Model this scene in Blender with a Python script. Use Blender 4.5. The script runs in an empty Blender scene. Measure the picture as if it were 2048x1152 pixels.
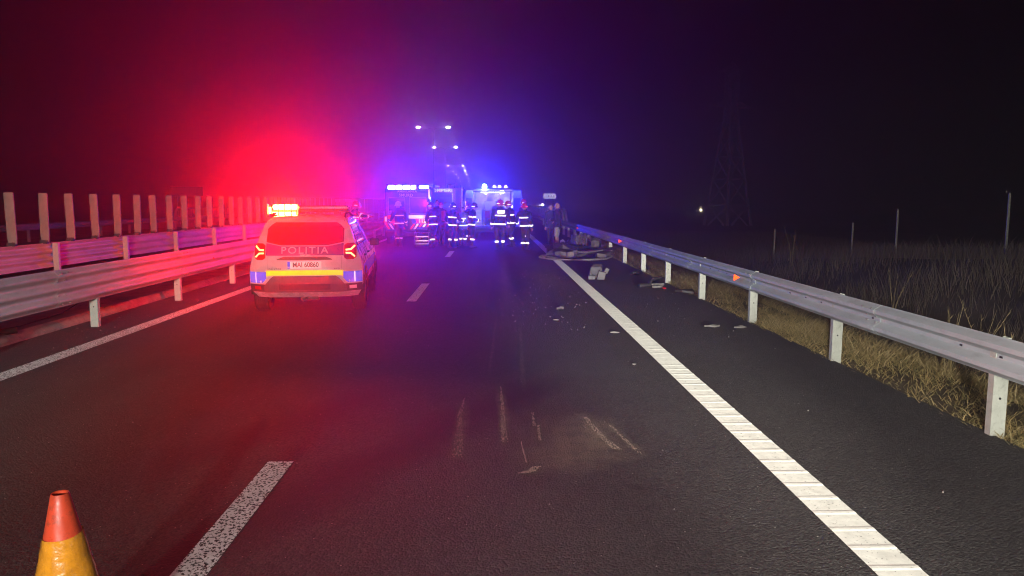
import bpy, bmesh, math, random
import numpy as np
from mathutils import Vector, Matrix
from mathutils.bvhtree import BVHTree

random.seed(7); np.random.seed(7)
S = bpy.context.scene
C = S.collection
R = math.radians
PI = math.pi

# ------------------------------------------------------------------ camera
cam_d = bpy.data.cameras.new('camera')
cam = bpy.data.objects.new('camera', cam_d); C.objects.link(cam)
cam.location = (0, 0, 1.84)
cam.rotation_euler = (R(90 - 6.579), 0, R(-1.4796))
cam_d.sensor_width = 36.0; cam_d.lens = 26.37
cam_d.clip_start = 0.05; cam_d.clip_end = 6000
S.camera = cam

# ------------------------------------------------------------------ world: night sky
w = bpy.data.worlds.new('World'); S.world = w; w.use_nodes = True
bg = w.node_tree.nodes['Background']
bg.inputs['Color'].default_value = (0.55, 0.18, 1.0, 1)
bg.inputs['Strength'].default_value = 0.0006

# ------------------------------------------------------------------ unseen lamps behind the camera, standing in for a vehicle's headlights and work lamps
def spot(name, loc, aim, power, size_deg, blend, col, rad):
    d = bpy.data.lights.new(name, 'SPOT'); d.energy = power; d.spot_size = R(size_deg); d.spot_blend = blend
    d.color = col; d.shadow_soft_size = rad
    o = bpy.data.objects.new(name, d); C.objects.link(o); o.location = loc
    o.rotation_euler = (Vector(aim) - Vector(loc)).to_track_quat('-Z', 'Y').to_euler()
    return o
WHITE = (1.0, 0.965, 0.88)
for lx, ax, e in ((-2.4, -2.0, 1900), (-0.8, 0.8, 2300), (1.0, 1.8, 800), (2.4, 2.2, 350)):
    spot('aux_lamp', (lx, -7.0, 2.9), (lx + (ax - lx) * 0.25, -1.5, 0.0), e, 66, 0.35, WHITE, 0.20)
spot('aux_lamp', (-2.6, -7.0, 2.7), (-7.2, 9, 0.3), 7500, 34, 0.9, WHITE, 0.20)  # added to whiten the left rail and line while mostly missing the car
spot('aux_lamp', (-2.9, -7.0, 2.7), (6.4, 9, 0.5), 9000, 45, 0.9, WHITE, 0.20)  # added to brighten the right rail and the verge grass
spot('high_beam', (1.9, -7.0, 1.4), (1.7, 30, 1.0), 38000, 17, 1.0, WHITE, 0.10)

# ------------------------------------------------------------------ exposure
S.view_settings.view_transform = 'Standard'; S.view_settings.look = 'None'
S.view_settings.gamma = 1; S.view_settings.use_curve_mapping = False
S.view_settings.exposure = 0
S.render.engine = 'CYCLES'
cy = S.cycles
cy.use_denoising = True
cy.filter_width = 1.05
cy.max_bounces = 4; cy.diffuse_bounces = 1; cy.glossy_bounces = 2; cy.transmission_bounces = 4
cy.volume_bounces = 0; cy.transparent_max_bounces = 8
cy.sample_clamp_indirect = 6.0
cy.caustics_reflective = False; cy.caustics_refractive = False

# ================================================================== materials
M = {}
def nodes(name):
    m = bpy.data.materials.new(name); m.use_nodes = True
    nt = m.node_tree; nt.nodes.clear()
    out = nt.nodes.new('ShaderNodeOutputMaterial')
    return m, nt, out
def N(nt, t, **kw):
    n = nt.nodes.new(t)
    for k, v in kw.items():
        if k.startswith('_'): setattr(n, k[1:], v)
        else: n.inputs[k].default_value = v
    return n
def ramp(nt, fac, stops):
    r = nt.nodes.new('ShaderNodeValToRGB'); cr = r.color_ramp
    while len(cr.elements) < len(stops): cr.elements.new(0.5)
    for e, (p, c) in zip(cr.elements, stops):
        e.position = p; e.color = (c[0], c[1], c[2], 1) if not isinstance(c, (int, float)) else (c, c, c, 1)
    nt.links.new(fac, r.inputs['Fac']); return r.outputs['Color']
def mix(nt, fac, a, b):
    m = nt.nodes.new('ShaderNodeMix'); m.data_type = 'RGBA'
    for s, v in ((m.inputs[0], fac), (m.inputs[6], a), (m.inputs[7], b)):
        if hasattr(v, 'is_linked'): nt.links.new(v, s)
        elif isinstance(v, (int, float)): s.default_value = v
        else: s.default_value = (v[0], v[1], v[2], 1)
    return m.outputs[2]
def mth(nt, op, a, b=None, c=None):
    m = nt.nodes.new('ShaderNodeMath'); m.operation = op
    for i, v in enumerate((a, b, c)):
        if v is None: continue
        if hasattr(v, 'is_linked'): nt.links.new(v, m.inputs[i])
        else: m.inputs[i].default_value = v
    return m.outputs[0]
def obco(nt, scale=(1, 1, 1), out='Object'):
    tc = nt.nodes.new('ShaderNodeTexCoord'); mp = nt.nodes.new('ShaderNodeMapping')
    mp.inputs['Scale'].default_value = scale
    nt.links.new(tc.outputs[out], mp.inputs['Vector']); return mp.outputs['Vector']
def noise(nt, vec, scale, detail=4, rough=0.6, out='Fac'):
    n = N(nt, 'ShaderNodeTexNoise', Scale=scale, Detail=detail, Roughness=rough)
    nt.links.new(vec, n.inputs['Vector']); return n.outputs[out]

def pm(name, col, rough=0.6, metal=0.0, var=0.25, scale=6.0, bump=0.0, bscale=60.0, coat=0.0, rvar=0.15, spec=0.5, dirt=0.0, streak=(1, 1, 1)):
    m, nt, out = nodes(name)
    b = N(nt, 'ShaderNodeBsdfPrincipled', Roughness=rough, Metallic=metal)
    b.inputs['Coat Weight'].default_value = coat; b.inputs['Specular IOR Level'].default_value = spec
    v = obco(nt, streak); f = noise(nt, v, scale, 5, 0.65)
    lo = [c * (1 - var) for c in col]; hi = [min(1, c * (1 + var)) for c in col]
    col_o = ramp(nt, f, [(0.3, lo), (0.7, hi)])
    if dirt:
        d = ramp(nt, noise(nt, v, scale * 3.1, 6, 0.7), [(0.52, 0.0), (0.72, dirt)])
        col_o = mix(nt, d, col_o, (0.05, 0.042, 0.035))
    nt.links.new(col_o, b.inputs['Base Color'])
    rr = ramp(nt, noise(nt, v, scale * 2.3, 4, 0.7), [(0.3, max(0.02, rough - rvar)), (0.7, min(1, rough + rvar))])
    nt.links.new(rr, b.inputs['Roughness'])
    if bump:
        bp = N(nt, 'ShaderNodeBump', Strength=bump, Distance=0.01)
        nt.links.new(noise(nt, v, bscale, 4, 0.7), bp.inputs['Height'])
        nt.links.new(bp.outputs['Normal'], b.inputs['Normal'])
    nt.links.new(b.outputs['BSDF'], out.inputs['Surface'])
    M[name] = m; return m

def retro(name, col, gain=0.55, rough=0.30, base=0.75, scale=25.0, wear=0.25, gaps=None):
    """glass-bead / microprism sheeting: a diffuse base plus a lobe that returns light towards its source"""
    m, nt, out = nodes(name)
    v = obco(nt); f = noise(nt, v, scale, 5, 0.7)
    c = ramp(nt, f, [(0.3, [x * (1 - wear) for x in col]), (0.65, col)])
    d = N(nt, 'ShaderNodeBsdfDiffuse'); cb = mix(nt, base, (0.02, 0.02, 0.02), c); nt.links.new(cb, d.inputs['Color'])
    g = N(nt, 'ShaderNodeBsdfAnisotropic', Roughness=rough); nt.links.new(c, g.inputs['Color'])
    ge = nt.nodes.new('ShaderNodeNewGeometry'); nt.links.new(ge.outputs['Incoming'], g.inputs['Normal'])
    mx = nt.nodes.new('ShaderNodeMixShader')
    ff = ramp(nt, f, [(0.3, gain * (1 - wear)), (0.65, gain)]); nt.links.new(ff, mx.inputs[0])
    nt.links.new(d.outputs[0], mx.inputs[1]); nt.links.new(g.outputs[0], mx.inputs[2])
    res = mx.outputs[0]
    if gaps:
        tr = nt.nodes.new('ShaderNodeBsdfTransparent'); m2 = nt.nodes.new('ShaderNodeMixShader')
        k = ramp(nt, noise(nt, obco(nt, gaps[2]), gaps[0], 3, 0.6), [(gaps[1] - 0.02, 0.0), (gaps[1] + 0.02, 1.0)])
        nt.links.new(k, m2.inputs[0]); nt.links.new(tr.outputs[0], m2.inputs[1]); nt.links.new(res, m2.inputs[2]); res = m2.outputs[0]
    nt.links.new(res, out.inputs['Surface'])
    M[name] = m; return m

def emis(name, col, strength, sample=True):
    m, nt, out = nodes(name)
    e = N(nt, 'ShaderNodeEmission', Strength=strength); e.inputs['Color'].default_value = (*col, 1)
    nt.links.new(e.outputs[0], out.inputs['Surface'])
    m.cycles.emission_sampling = 'FRONT' if sample else 'NONE'
    M[name] = m; return m

def glassy(name, tint, rough=0.04):
    m, nt, out = nodes(name)
    b = N(nt, 'ShaderNodeBsdfPrincipled', Roughness=rough); b.inputs['Base Color'].default_value = (*tint, 1)
    b.inputs['Specular IOR Level'].default_value = 0.8; b.inputs['Coat Weight'].default_value = 0.6
    v = obco(nt); bp = N(nt, 'ShaderNodeBump', Strength=0.03, Distance=0.01)
    nt.links.new(noise(nt, v, 4.0, 2), bp.inputs['Height']); nt.links.new(bp.outputs['Normal'], b.inputs['Normal'])
    nt.links.new(b.outputs[0], out.inputs['Surface']); M[name] = m; return m

def asphalt(name, base=0.034, marks=True):
    m, nt, out = nodes(name)
    v = obco(nt)
    sx = nt.nodes.new('ShaderNodeSeparateXYZ'); nt.links.new(v, sx.inputs[0]); X, Y = sx.outputs[0], sx.outputs[1]
    big = noise(nt, v, 0.35, 5, 0.6); streak = noise(nt, obco(nt, (1.6, 0.06, 1)), 1.0, 5, 0.65)
    c = ramp(nt, big, [(0.32, (base * 0.62, base * 0.58, base * 0.58)), (0.68, (base * 1.25, base * 1.15, base * 1.08))])
    c = mix(nt, ramp(nt, streak, [(0.35, 0.0), (0.75, 0.55)]), c, (base * 0.55, base * 0.53, base * 0.55))
    c = mix(nt, ramp(nt, noise(nt, v, 2.7, 6, 0.7), [(0.42, 0.0), (0.72, 0.6)]), c, (base * 0.5, base * 0.47, base * 0.46))
    # aggregate: fine light stones in dark binder
    vo = N(nt, 'ShaderNodeTexVoronoi', Scale=70.0); nt.links.new(v, vo.inputs['Vector'])
    st = ramp(nt, vo.outputs['Color'], [(0.25, 0.0), (0.95, 1.0)])
    c = mix(nt, mth(nt, 'MULTIPLY', st, 0.62), c, (base * 2.6, base * 2.4, base * 2.2))
    vo2 = N(nt, 'ShaderNodeTexVoronoi', Scale=26.0); nt.links.new(v, vo2.inputs['Vector'])
    sp = mth(nt, 'MULTIPLY', ramp(nt, vo2.outputs['Distance'], [(0.06, 1.0), (0.13, 0.0)]), ramp(nt, vo2.outputs['Color'], [(0.70, 0.0), (0.74, 1.0)]))
    c = mix(nt, sp, c, (0.42, 0.38, 0.33))
    if marks:
        # wheel-path polish, skid and dust smears, and dark diagonal bands
        def band(x0, wd, y0, y1, soft):
            gx = mth(nt, 'SUBTRACT', 1.0, mth(nt, 'MINIMUM', mth(nt, 'DIVIDE', mth(nt, 'ABSOLUTE', mth(nt, 'SUBTRACT', mth(nt, 'ADD', X, mth(nt, 'MULTIPLY', mth(nt, 'SUBTRACT', noise(nt, obco(nt, (0, 0.5, 0)), 1.0, 3), 0.5), 0.35)), x0)), wd), 1.0))
            ga = mth(nt, 'SMOOTH_MIN', 1.0, mth(nt, 'MAXIMUM', mth(nt, 'DIVIDE', mth(nt, 'SUBTRACT', Y, y0), soft), 0.0), 0.1)
            gb = mth(nt, 'SMOOTH_MIN', 1.0, mth(nt, 'MAXIMUM', mth(nt, 'DIVIDE', mth(nt, 'SUBTRACT', y1, Y), soft), 0.0), 0.1)
            return mth(nt, 'MULTIPLY', gx, mth(nt, 'MULTIPLY', ga, gb))
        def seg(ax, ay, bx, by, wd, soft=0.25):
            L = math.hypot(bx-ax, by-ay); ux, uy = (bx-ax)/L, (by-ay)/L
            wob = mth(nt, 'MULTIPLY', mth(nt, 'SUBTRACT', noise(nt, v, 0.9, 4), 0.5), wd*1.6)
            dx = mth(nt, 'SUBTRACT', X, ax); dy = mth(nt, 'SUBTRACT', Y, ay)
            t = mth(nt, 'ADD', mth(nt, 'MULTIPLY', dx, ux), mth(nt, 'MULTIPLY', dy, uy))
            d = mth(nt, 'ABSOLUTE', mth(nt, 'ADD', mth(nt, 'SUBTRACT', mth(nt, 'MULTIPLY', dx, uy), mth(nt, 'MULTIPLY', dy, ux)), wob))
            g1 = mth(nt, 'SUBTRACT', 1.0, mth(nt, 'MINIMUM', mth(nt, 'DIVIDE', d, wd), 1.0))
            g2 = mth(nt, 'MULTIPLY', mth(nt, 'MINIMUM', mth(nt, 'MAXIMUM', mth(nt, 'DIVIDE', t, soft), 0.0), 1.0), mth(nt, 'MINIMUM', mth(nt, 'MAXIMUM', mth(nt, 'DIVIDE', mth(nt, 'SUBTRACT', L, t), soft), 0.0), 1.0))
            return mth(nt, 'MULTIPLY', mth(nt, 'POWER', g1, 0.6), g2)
        for q in ((0.75, 7.9, -1.9, 3.3, 0.34, 0.8, 0.75), (-0.9, 7.5, -2.6, 4.6, 0.30, 0.8, 0.6), (0.05, 13.0, 0.25, 27.0, 0.16, 2.0, 0.85), (0.50, 13.5, 0.62, 29.0, 0.18, 2.0, 0.8), (-0.25, 15, -0.3, 27, 0.13, 2.0, 0.65), (0.9, 10.5, 1.5, 22.0, 0.10, 2.0, 0.5), (0.9, 4.62, 0.98, 4.68, 0.07, 0.04, 0.8), (1.06, 4.5, 1.12, 4.52, 0.04, 0.03, 0.8)):  # first two are dark diagonal bands across the lane, then tyre tracks and stains
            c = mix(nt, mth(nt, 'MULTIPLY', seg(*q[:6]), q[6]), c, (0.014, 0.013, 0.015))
        gr = ramp(nt, noise(nt, v, 7, 6, 0.75), [(0.35, 0.0), (0.62, 1.0)])
        for q in ((0.25, 4.95, 1.0, 5.7, 0.36, 0.3, 0.5), (0.55, 5.4, 0.95, 6.3, 0.28, 0.3, 0.42), (1.3, 15, 1.55, 24, 0.3, 3, 0.5), (0.3, 16, 0.35, 26, 0.14, 3, 0.45), (-0.26, 5.2, -0.28, 6.9, 0.07, 0.5, 0.5), (0.085, 5.4, 0.08, 7.5, 0.055, 0.6, 0.7), (0.86, 5.4, 0.78, 6.5, 0.08, 0.3, 0.6), (1.1, 5.2, 0.95, 6.2, 0.05, 0.3, 0.5), (0.30, 7.0, 0.42, 11.5, 0.03, 1.0, 0.45), (-0.05, 7.6, 0.06, 12.0, 0.025, 1.0, 0.4)):
            c = mix(nt, mth(nt, 'MULTIPLY', mth(nt, 'MULTIPLY', seg(*q[:6]), gr), q[6]), c, (0.20, 0.155, 0.11))
        rag = ramp(nt, noise(nt, obco(nt, (9, 0.5, 1)), 1.0, 5, 0.7), [(0.3, 0.15), (0.65, 1.0)])
        for x0, wd, y0, y1, sf, k in ((0.0, 0.28, 12, 26, 3, 0.75), (0.62, 0.3, 13, 30, 4, 0.7), (-0.35, 0.22, 16, 28, 3, 0.5), (-2.7, 0.4, 2, 60, 6, 0.3), (-3.9, 0.4, 2, 60, 6, 0.3)):
            c = mix(nt, mth(nt, 'MULTIPLY', mth(nt, 'MULTIPLY', band(x0, wd, y0, y1, sf), rag), k), c, (0.012, 0.011, 0.013))
        for x0, wd, y0, y1, sf, k in ((0.55, 0.5, 4.9, 6.4, 0.5, 0.55), (0.25, 0.25, 13, 27, 4, 0.35), (1.15, 0.3, 14, 26, 4, 0.4)):
            c = mix(nt, mth(nt, 'MULTIPLY', mth(nt, 'MULTIPLY', band(x0, wd, y0, y1, sf), rag), k), c, (0.17, 0.125, 0.085))
    b = N(nt, 'ShaderNodeBsdfPrincipled', Roughness=0.78); b.inputs['Specular IOR Level'].default_value = 0.3
    b.inputs['Diffuse Roughness'].default_value = 1.0
    nt.links.new(c, b.inputs['Base Color'])
    bp = N(nt, 'ShaderNodeBump', Strength=0.9, Distance=0.012)
    h = mth(nt, 'ADD', mth(nt, 'MULTIPLY', vo.outputs['Distance'], -1.2), noise(nt, v, 160, 3, 0.7))
    h = mth(nt, 'ADD', h, mth(nt, 'MULTIPLY', noise(nt, v, 14, 4, 0.6), 1.2))
    nt.links.new(h, bp.inputs['Height']); nt.links.new(bp.outputs['Normal'], b.inputs['Normal'])
    nt.links.new(b.outputs[0], out.inputs['Surface']); M[name] = m; return m

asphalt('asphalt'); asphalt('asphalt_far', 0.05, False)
pm('concrete', (0.30, 0.28, 0.25), 0.9, var=0.3, scale=2.5, bump=0.3, bscale=40, dirt=0.5)
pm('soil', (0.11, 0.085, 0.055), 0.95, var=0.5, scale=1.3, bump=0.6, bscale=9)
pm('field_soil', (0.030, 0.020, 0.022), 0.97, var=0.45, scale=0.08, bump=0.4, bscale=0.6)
pm('galvanised', (0.50, 0.56, 0.575), 0.58, metal=0.12, var=0.16, scale=3.0, bump=0.04, bscale=30, dirt=0.22, rvar=0.12, streak=(1, 0.35, 1))
pm('post_paint', (0.52, 0.54, 0.47), 0.5, metal=0.15, var=0.12, scale=7.0, dirt=0.35, bump=0.05)
pm('blade_plastic', (0.27, 0.26, 0.215), 0.7, var=0.15, scale=5, dirt=0.25)
pm('bolt_steel', (0.5, 0.5, 0.48), 0.35, metal=0.8, var=0.2, scale=40)
pm('black_rubber', (0.018, 0.018, 0.019), 0.85, var=0.3, scale=12, bump=0.2, bscale=50)
pm('dark_plastic', (0.035, 0.034, 0.035), 0.6, var=0.25, scale=8, bump=0.08, bscale=120)
pm('grey_plastic', (0.085, 0.08, 0.08), 0.55, var=0.2, scale=8, dirt=0.2)
pm('white_paint', (0.57, 0.56, 0.58), 0.28, var=0.05, scale=2, coat=0.5, dirt=0.15)
pm('van_white', (0.24, 0.25, 0.27), 0.35, var=0.06, scale=2, coat=0.4, dirt=0.15)
pm('ambulance_blue', (0.03, 0.035, 0.12), 0.35, var=0.1, scale=2, coat=0.4)
pm('fire_red', (0.42, 0.03, 0.03), 0.3, var=0.1, scale=2, coat=0.5, dirt=0.1)
pm('shutter_grey', (0.20, 0.23, 0.26), 0.45, metal=0.4, var=0.08, scale=2)
pm('alloy', (0.35, 0.36, 0.37), 0.35, metal=0.8, var=0.15, scale=10)
pm('scrap_metal', (0.125, 0.115, 0.105), 0.6, metal=0.25, var=0.6, scale=7, bump=0.5, bscale=18, dirt=0.7)
pm('scrap_pale', (0.21, 0.20, 0.18), 0.5, metal=0.1, var=0.4, scale=9, dirt=0.6)
pm('scrap_dark', (0.028, 0.026, 0.028), 0.55, var=0.5, scale=9, bump=0.2, bscale=25)
pm('turnout', (0.016, 0.017, 0.030), 0.85, var=0.3, scale=14, bump=0.25, bscale=30)
pm('turnout_trouser', (0.030, 0.028, 0.042), 0.85, var=0.3, scale=14, bump=0.25, bscale=30)
pm('boot', (0.015, 0.014, 0.014), 0.6, var=0.2, scale=20)
pm('skin', (0.46, 0.27, 0.19), 0.55, var=0.12, scale=20)
pm('hair', (0.02, 0.015, 0.012), 0.7, var=0.3, scale=60)
pm('helmet_red', (0.55, 0.03, 0.025), 0.22, var=0.08, scale=10, coat=0.6)
pm('helmet_white', (0.70, 0.70, 0.66), 0.25, var=0.06, scale=10, coat=0.5)
pm('helmet_dark', (0.03, 0.03, 0.05), 0.25, var=0.1, scale=10, coat=0.6)
pm('navy_cloth', (0.025, 0.035, 0.11), 0.85, var=0.25, scale=15, bump=0.2, bscale=30)
pm('black_cloth', (0.018, 0.018, 0.022), 0.85, var=0.25, scale=15, bump=0.2, bscale=30)
pm('grey_shorts', (0.33, 0.33, 0.30), 0.85, var=0.15, scale=15, bump=0.2, bscale=30)
pm('medic_blue', (0.10, 0.20, 0.55), 0.8, var=0.2, scale=15, bump=0.2, bscale=30)
pm('shoe_white', (0.75, 0.73, 0.66), 0.6, var=0.1, scale=20)
pm('cone_orange', (0.74, 0.075, 0.028), 0.42, var=0.16, scale=9, bump=0.08, bscale=15, dirt=0.5)
pm('cone_sleeve', (0.88, 0.33, 0.02), 0.22, var=0.22, scale=14, bump=0.6, bscale=9, coat=0.8, dirt=0.25)
pm('pylon_steel', (0.72, 0.71, 0.73), 0.6, metal=0.3, var=0.2, scale=1)
pm('lens_dark', (0.03, 0.035, 0.10), 0.15, var=0.1, scale=8, coat=0.8)
pm('tail_red', (0.42, 0.012, 0.012), 0.15, var=0.1, scale=8, coat=0.8)
pm('scuffed_stone', (0.34, 0.28, 0.22), 0.9, var=0.4, scale=30, bump=0.4, bscale=60)
pm('wood_post', (0.42, 0.40, 0.38), 0.8, var=0.2, scale=9)
pm('plate_white', (0.80, 0.80, 0.78), 0.4, var=0.03, scale=5)
pm('band_blue', (0.045, 0.035, 0.24), 0.4, var=0.1, scale=5)
pm('letter_pale', (0.66, 0.64, 0.70), 0.5, var=0.04, scale=5)
pm('ink', (0.012, 0.012, 0.014), 0.5, var=0.1, scale=10)
pm('seat_red', (0.50, 0.06, 0.05), 0.5, var=0.15, scale=6)
pm('bottle_steel', (0.25, 0.29, 0.35), 0.35, metal=0.5, var=0.1, scale=6)
glassy('dark_glass', (0.012, 0.012, 0.016))
glassy('pale_glass', (0.10, 0.10, 0.14), 0.08)
retro('line_paint', (0.72, 0.71, 0.64), 0.06, 0.45, 1.0, 14, 0.22, gaps=(60, 0.33, (1, 1, 1)))
retro('line_paint_worn', (0.80, 0.80, 0.80), 0.07, 0.45, 1.0, 14, 0.25, gaps=(62, 0.455, (1, 0.8, 1)))
retro('tape_silver', (0.95, 0.95, 0.86), 0.45, 0.34, 0.7, 25, 0.1)
retro('tape_yellow', (0.95, 0.72, 0.02), 0.32, 0.36, 0.9, 12, 0.12)
retro('tape_blue', (0.05, 0.10, 0.85), 0.30, 0.36, 0.7, 12, 0.1)
retro('tape_red', (0.85, 0.04, 0.03), 0.40, 0.34, 0.8, 25, 0.1)
retro('tape_orange', (0.90, 0.055, 0.010), 0.30, 0.34, 0.8, 25, 0.1)
retro('plate_sheet', (0.90, 0.90, 0.88), 0.12, 0.38, 0.9, 6, 0.05)
retro('sign_sheet', (0.92, 0.92, 0.92), 0.45, 0.34, 0.9, 6, 0.05)
emis('beacon_red', (1.0, 0.005, 0.0008), 6200)
emis('beacon_blue', (0.010, 0.016, 1.0), 980)
emis('beacon_blue_small', (0.010, 0.022, 1.0), 5400)
emis('lamp_white', (1.0, 0.93, 0.72), 140, False)
emis('tail_glow', (1.0, 0.40, 0.10), 6.0)
emis('far_lamp', (1.0, 0.85, 0.6), 120, False)
emis('yard_lamp', (1.0, 0.85, 0.6), 40, False)
emis('cabin_lamp', (0.8, 0.9, 1.0), 7)

def grass_mat(name, ca, cb, cc):
    m, nt, out = nodes(name)
    at = N(nt, 'ShaderNodeAttribute', _attribute_name='tint')
    c = ramp(nt, at.outputs['Fac'], [(0.0, ca), (0.55, cb), (1.0, cc)])
    b = N(nt, 'ShaderNodeBsdfPrincipled', Roughness=0.75); nt.links.new(c, b.inputs['Base Color'])
    nt.links.new(b.outputs[0], out.inputs['Surface']); M[name] = m
grass_mat('dry_grass', (0.16, 0.14, 0.05), (0.40, 0.29, 0.11), (0.56, 0.44, 0.24))
grass_mat('bank_grass', (0.09, 0.075, 0.05), (0.16, 0.125, 0.085), (0.25, 0.20, 0.15))

# ================================================================== mesh helpers
class MB:
    def __init__(s): s.v = []; s.f = []; s.m = []; s.cur = 0
    def add(s, vs, fs):
        o = len(s.v); s.v += [tuple(p) for p in vs]; s.f += [tuple(i + o for i in f) for f in fs]; s.m += [s.cur] * len(fs); return s
    def box(s, x0, x1, y0, y1, z0, z1, M4=None):
        vs = [Vector(p) for p in ((x0,y0,z0),(x1,y0,z0),(x1,y1,z0),(x0,y1,z0),(x0,y0,z1),(x1,y0,z1),(x1,y1,z1),(x0,y1,z1))]
        if M4 is not None: vs = [M4 @ p for p in vs]
        return s.add(vs, [(0,3,2,1),(4,5,6,7),(0,1,5,4),(1,2,6,5),(2,3,7,6),(3,0,4,7)])
    def cyl(s, a, b, ra, rb=None, n=10):
        rb = ra if rb is None else rb; a = Vector(a); b = Vector(b); d = (b - a).normalized()
        u = d.orthogonal().normalized(); w_ = d.cross(u); vs = []
        for p, r in ((a, ra), (b, rb)):
            for i in range(n):
                t = 2 * PI * i / n; vs.append(p + (u * math.cos(t) + w_ * math.sin(t)) * r)
        fs = [(i, (i + 1) % n, n + (i + 1) % n, n + i) for i in range(n)]
        fs += [tuple(range(n - 1, -1, -1)), tuple(range(n, 2 * n))]
        return s.add(vs, fs)
    def tube(s, pts, r, n=6):
        pts = [Vector(p) for p in pts]; rs = r if isinstance(r, (list, tuple)) else [r] * len(pts); vs = []; fs = []
        up = None
        for k, p in enumerate(pts):
            d = (pts[min(k + 1, len(pts) - 1)] - pts[max(k - 1, 0)]).normalized()
            u = d.orthogonal().normalized() if up is None else (up - d * up.dot(d)).normalized()
            up = u; w_ = d.cross(u)
            for i in range(n):
                t = 2 * PI * i / n; vs.append(p + (u * math.cos(t) + w_ * math.sin(t)) * rs[k])
        for k in range(len(pts) - 1):
            for i in range(n): fs.append((k*n+i, k*n+(i+1)%n, (k+1)*n+(i+1)%n, (k+1)*n+i))
        fs += [tuple(range(n - 1, -1, -1)), tuple(range((len(pts)-1)*n, len(pts)*n))]
        return s.add(vs, fs)
    def lathe(s, prof, n=24, c=(0, 0, 0)):
        vs = [(c[0] + r * math.cos(2*PI*i/n), c[1] + r * math.sin(2*PI*i/n), c[2] + z) for r, z in prof for i in range(n)]
        fs = [(k*n+i, k*n+(i+1)%n, (k+1)*n+(i+1)%n, (k+1)*n+i) for k in range(len(prof)-1) for i in range(n)]
        return s.add(vs, fs)
    def prism(s, poly, axis, a, b):
        """polygon in the two other axes, extruded along axis from a to b"""
        n = len(poly)
        def P(p, t): return {'x': (t, p[0], p[1]), 'y': (p[0], t, p[1]), 'z': (p[0], p[1], t)}[axis]
        vs = [P(p, a) for p in poly] + [P(p, b) for p in poly]
        fs = [(i, (i+1) % n, n + (i+1) % n, n + i) for i in range(n)] + [tuple(range(n-1, -1, -1)), tuple(range(n, 2*n))]
        return s.add(vs, fs)
    def rings(s, rings, cap=True):
        n = len(rings[0]); vs = [p for r in rings for p in r]
        fs = [(k*n+i, k*n+(i+1)%n, (k+1)*n+(i+1)%n, (k+1)*n+i) for k in range(len(rings)-1) for i in range(n)]
        if cap: fs += [tuple(range(n-1, -1, -1)), tuple(range((len(rings)-1)*n, len(rings)*n))]
        return s.add(vs, fs)
    def ellip(s, c, r, n=16, m=10):
        vs = [(c[0], c[1], c[2] - r[2])]; fs = []
        for j in range(1, m):
            ph = -PI/2 + PI*j/m
            for i in range(n):
                t = 2*PI*i/n; vs.append((c[0]+r[0]*math.cos(ph)*math.cos(t), c[1]+r[1]*math.cos(ph)*math.sin(t), c[2]+r[2]*math.sin(ph)))
        vs.append((c[0], c[1], c[2] + r[2])); L = len(vs) - 1
        for i in range(n): fs.append((0, 1+(i+1)%n, 1+i)); fs.append((L, L-n+i, L-n+(i+1)%n))
        for j in range(m-2):
            for i in range(n): a = 1+j*n; fs.append((a+i, a+(i+1)%n, a+n+(i+1)%n, a+n+i))
        return s.add(vs, fs)
    def mesh(s, name):
        me = bpy.data.meshes.new(name); me.from_pydata(s.v, [], s.f); me.validate(); me.update(); return me
    def build(s, name, mat, parent=None, smooth=None, bevel=0, loc=None):
        me = s.mesh(name); mats = mat if isinstance(mat, (list, tuple)) else [mat]
        for k in mats: me.materials.append(M[k])
        if len(mats) > 1 and len(s.m) == len(me.polygons): me.polygons.foreach_set('material_index', s.m)
        bm = bmesh.new(); bm.from_mesh(me); bmesh.ops.recalc_face_normals(bm, faces=bm.faces); bm.to_mesh(me); bm.free()
        if smooth is not None:
            me.polygons.foreach_set('use_smooth', [True] * len(me.polygons))
            try: me.set_sharp_from_angle(angle=R(smooth))
            except Exception: pass
        o = bpy.data.objects.new(name, me); C.objects.link(o)
        if parent is not None: o.parent = parent
        if loc is not None: o.location = loc
        if bevel:
            b = o.modifiers.new('bevel', 'BEVEL'); b.width = bevel; b.segments = 2; b.limit_method = 'ANGLE'; b.angle_limit = R(40)
        return o

def tag(o, label=None, cat=None, group=None, kind=None):
    for k, v in (('label', label), ('category', cat), ('group', group), ('kind', kind)):
        if v: o[k] = v
    return o
def thing(name, label, cat, loc=(0, 0, 0), rz=0, group=None):
    o = bpy.data.objects.new(name, None); C.objects.link(o); o.location = loc; o.rotation_euler = (0, 0, rz)
    o.empty_display_size = 0.2
    return tag(o, label, cat, group)
def inst(src, parent=None, loc=None, rz=None):
    c = src.copy(); C.objects.link(c)
    if parent is not None: c.parent = parent
    if loc is not None: c.location = loc
    if rz is not None: c.rotation_euler = (0, 0, rz)
    return c
def text_mesh(body, size, name='lettering', extrude=0.003, spacing=1.0, bold=0.0, xs=1.0):
    cu = bpy.data.curves.new('t', 'FONT'); cu.body = body; cu.size = size; cu.align_x = 'CENTER'; cu.align_y = 'CENTER'
    cu.extrude = extrude; cu.space_character = spacing; cu.offset = bold; cu.resolution_u = 3
    o = bpy.data.objects.new('t', cu); C.objects.link(o)
    dg = bpy.context.evaluated_depsgraph_get(); me = bpy.data.meshes.new_from_object(o.evaluated_get(dg))
    bpy.data.objects.remove(o); bpy.data.curves.remove(cu); me.name = name
    for v in me.vertices: v.co.x *= xs
    return me
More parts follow.
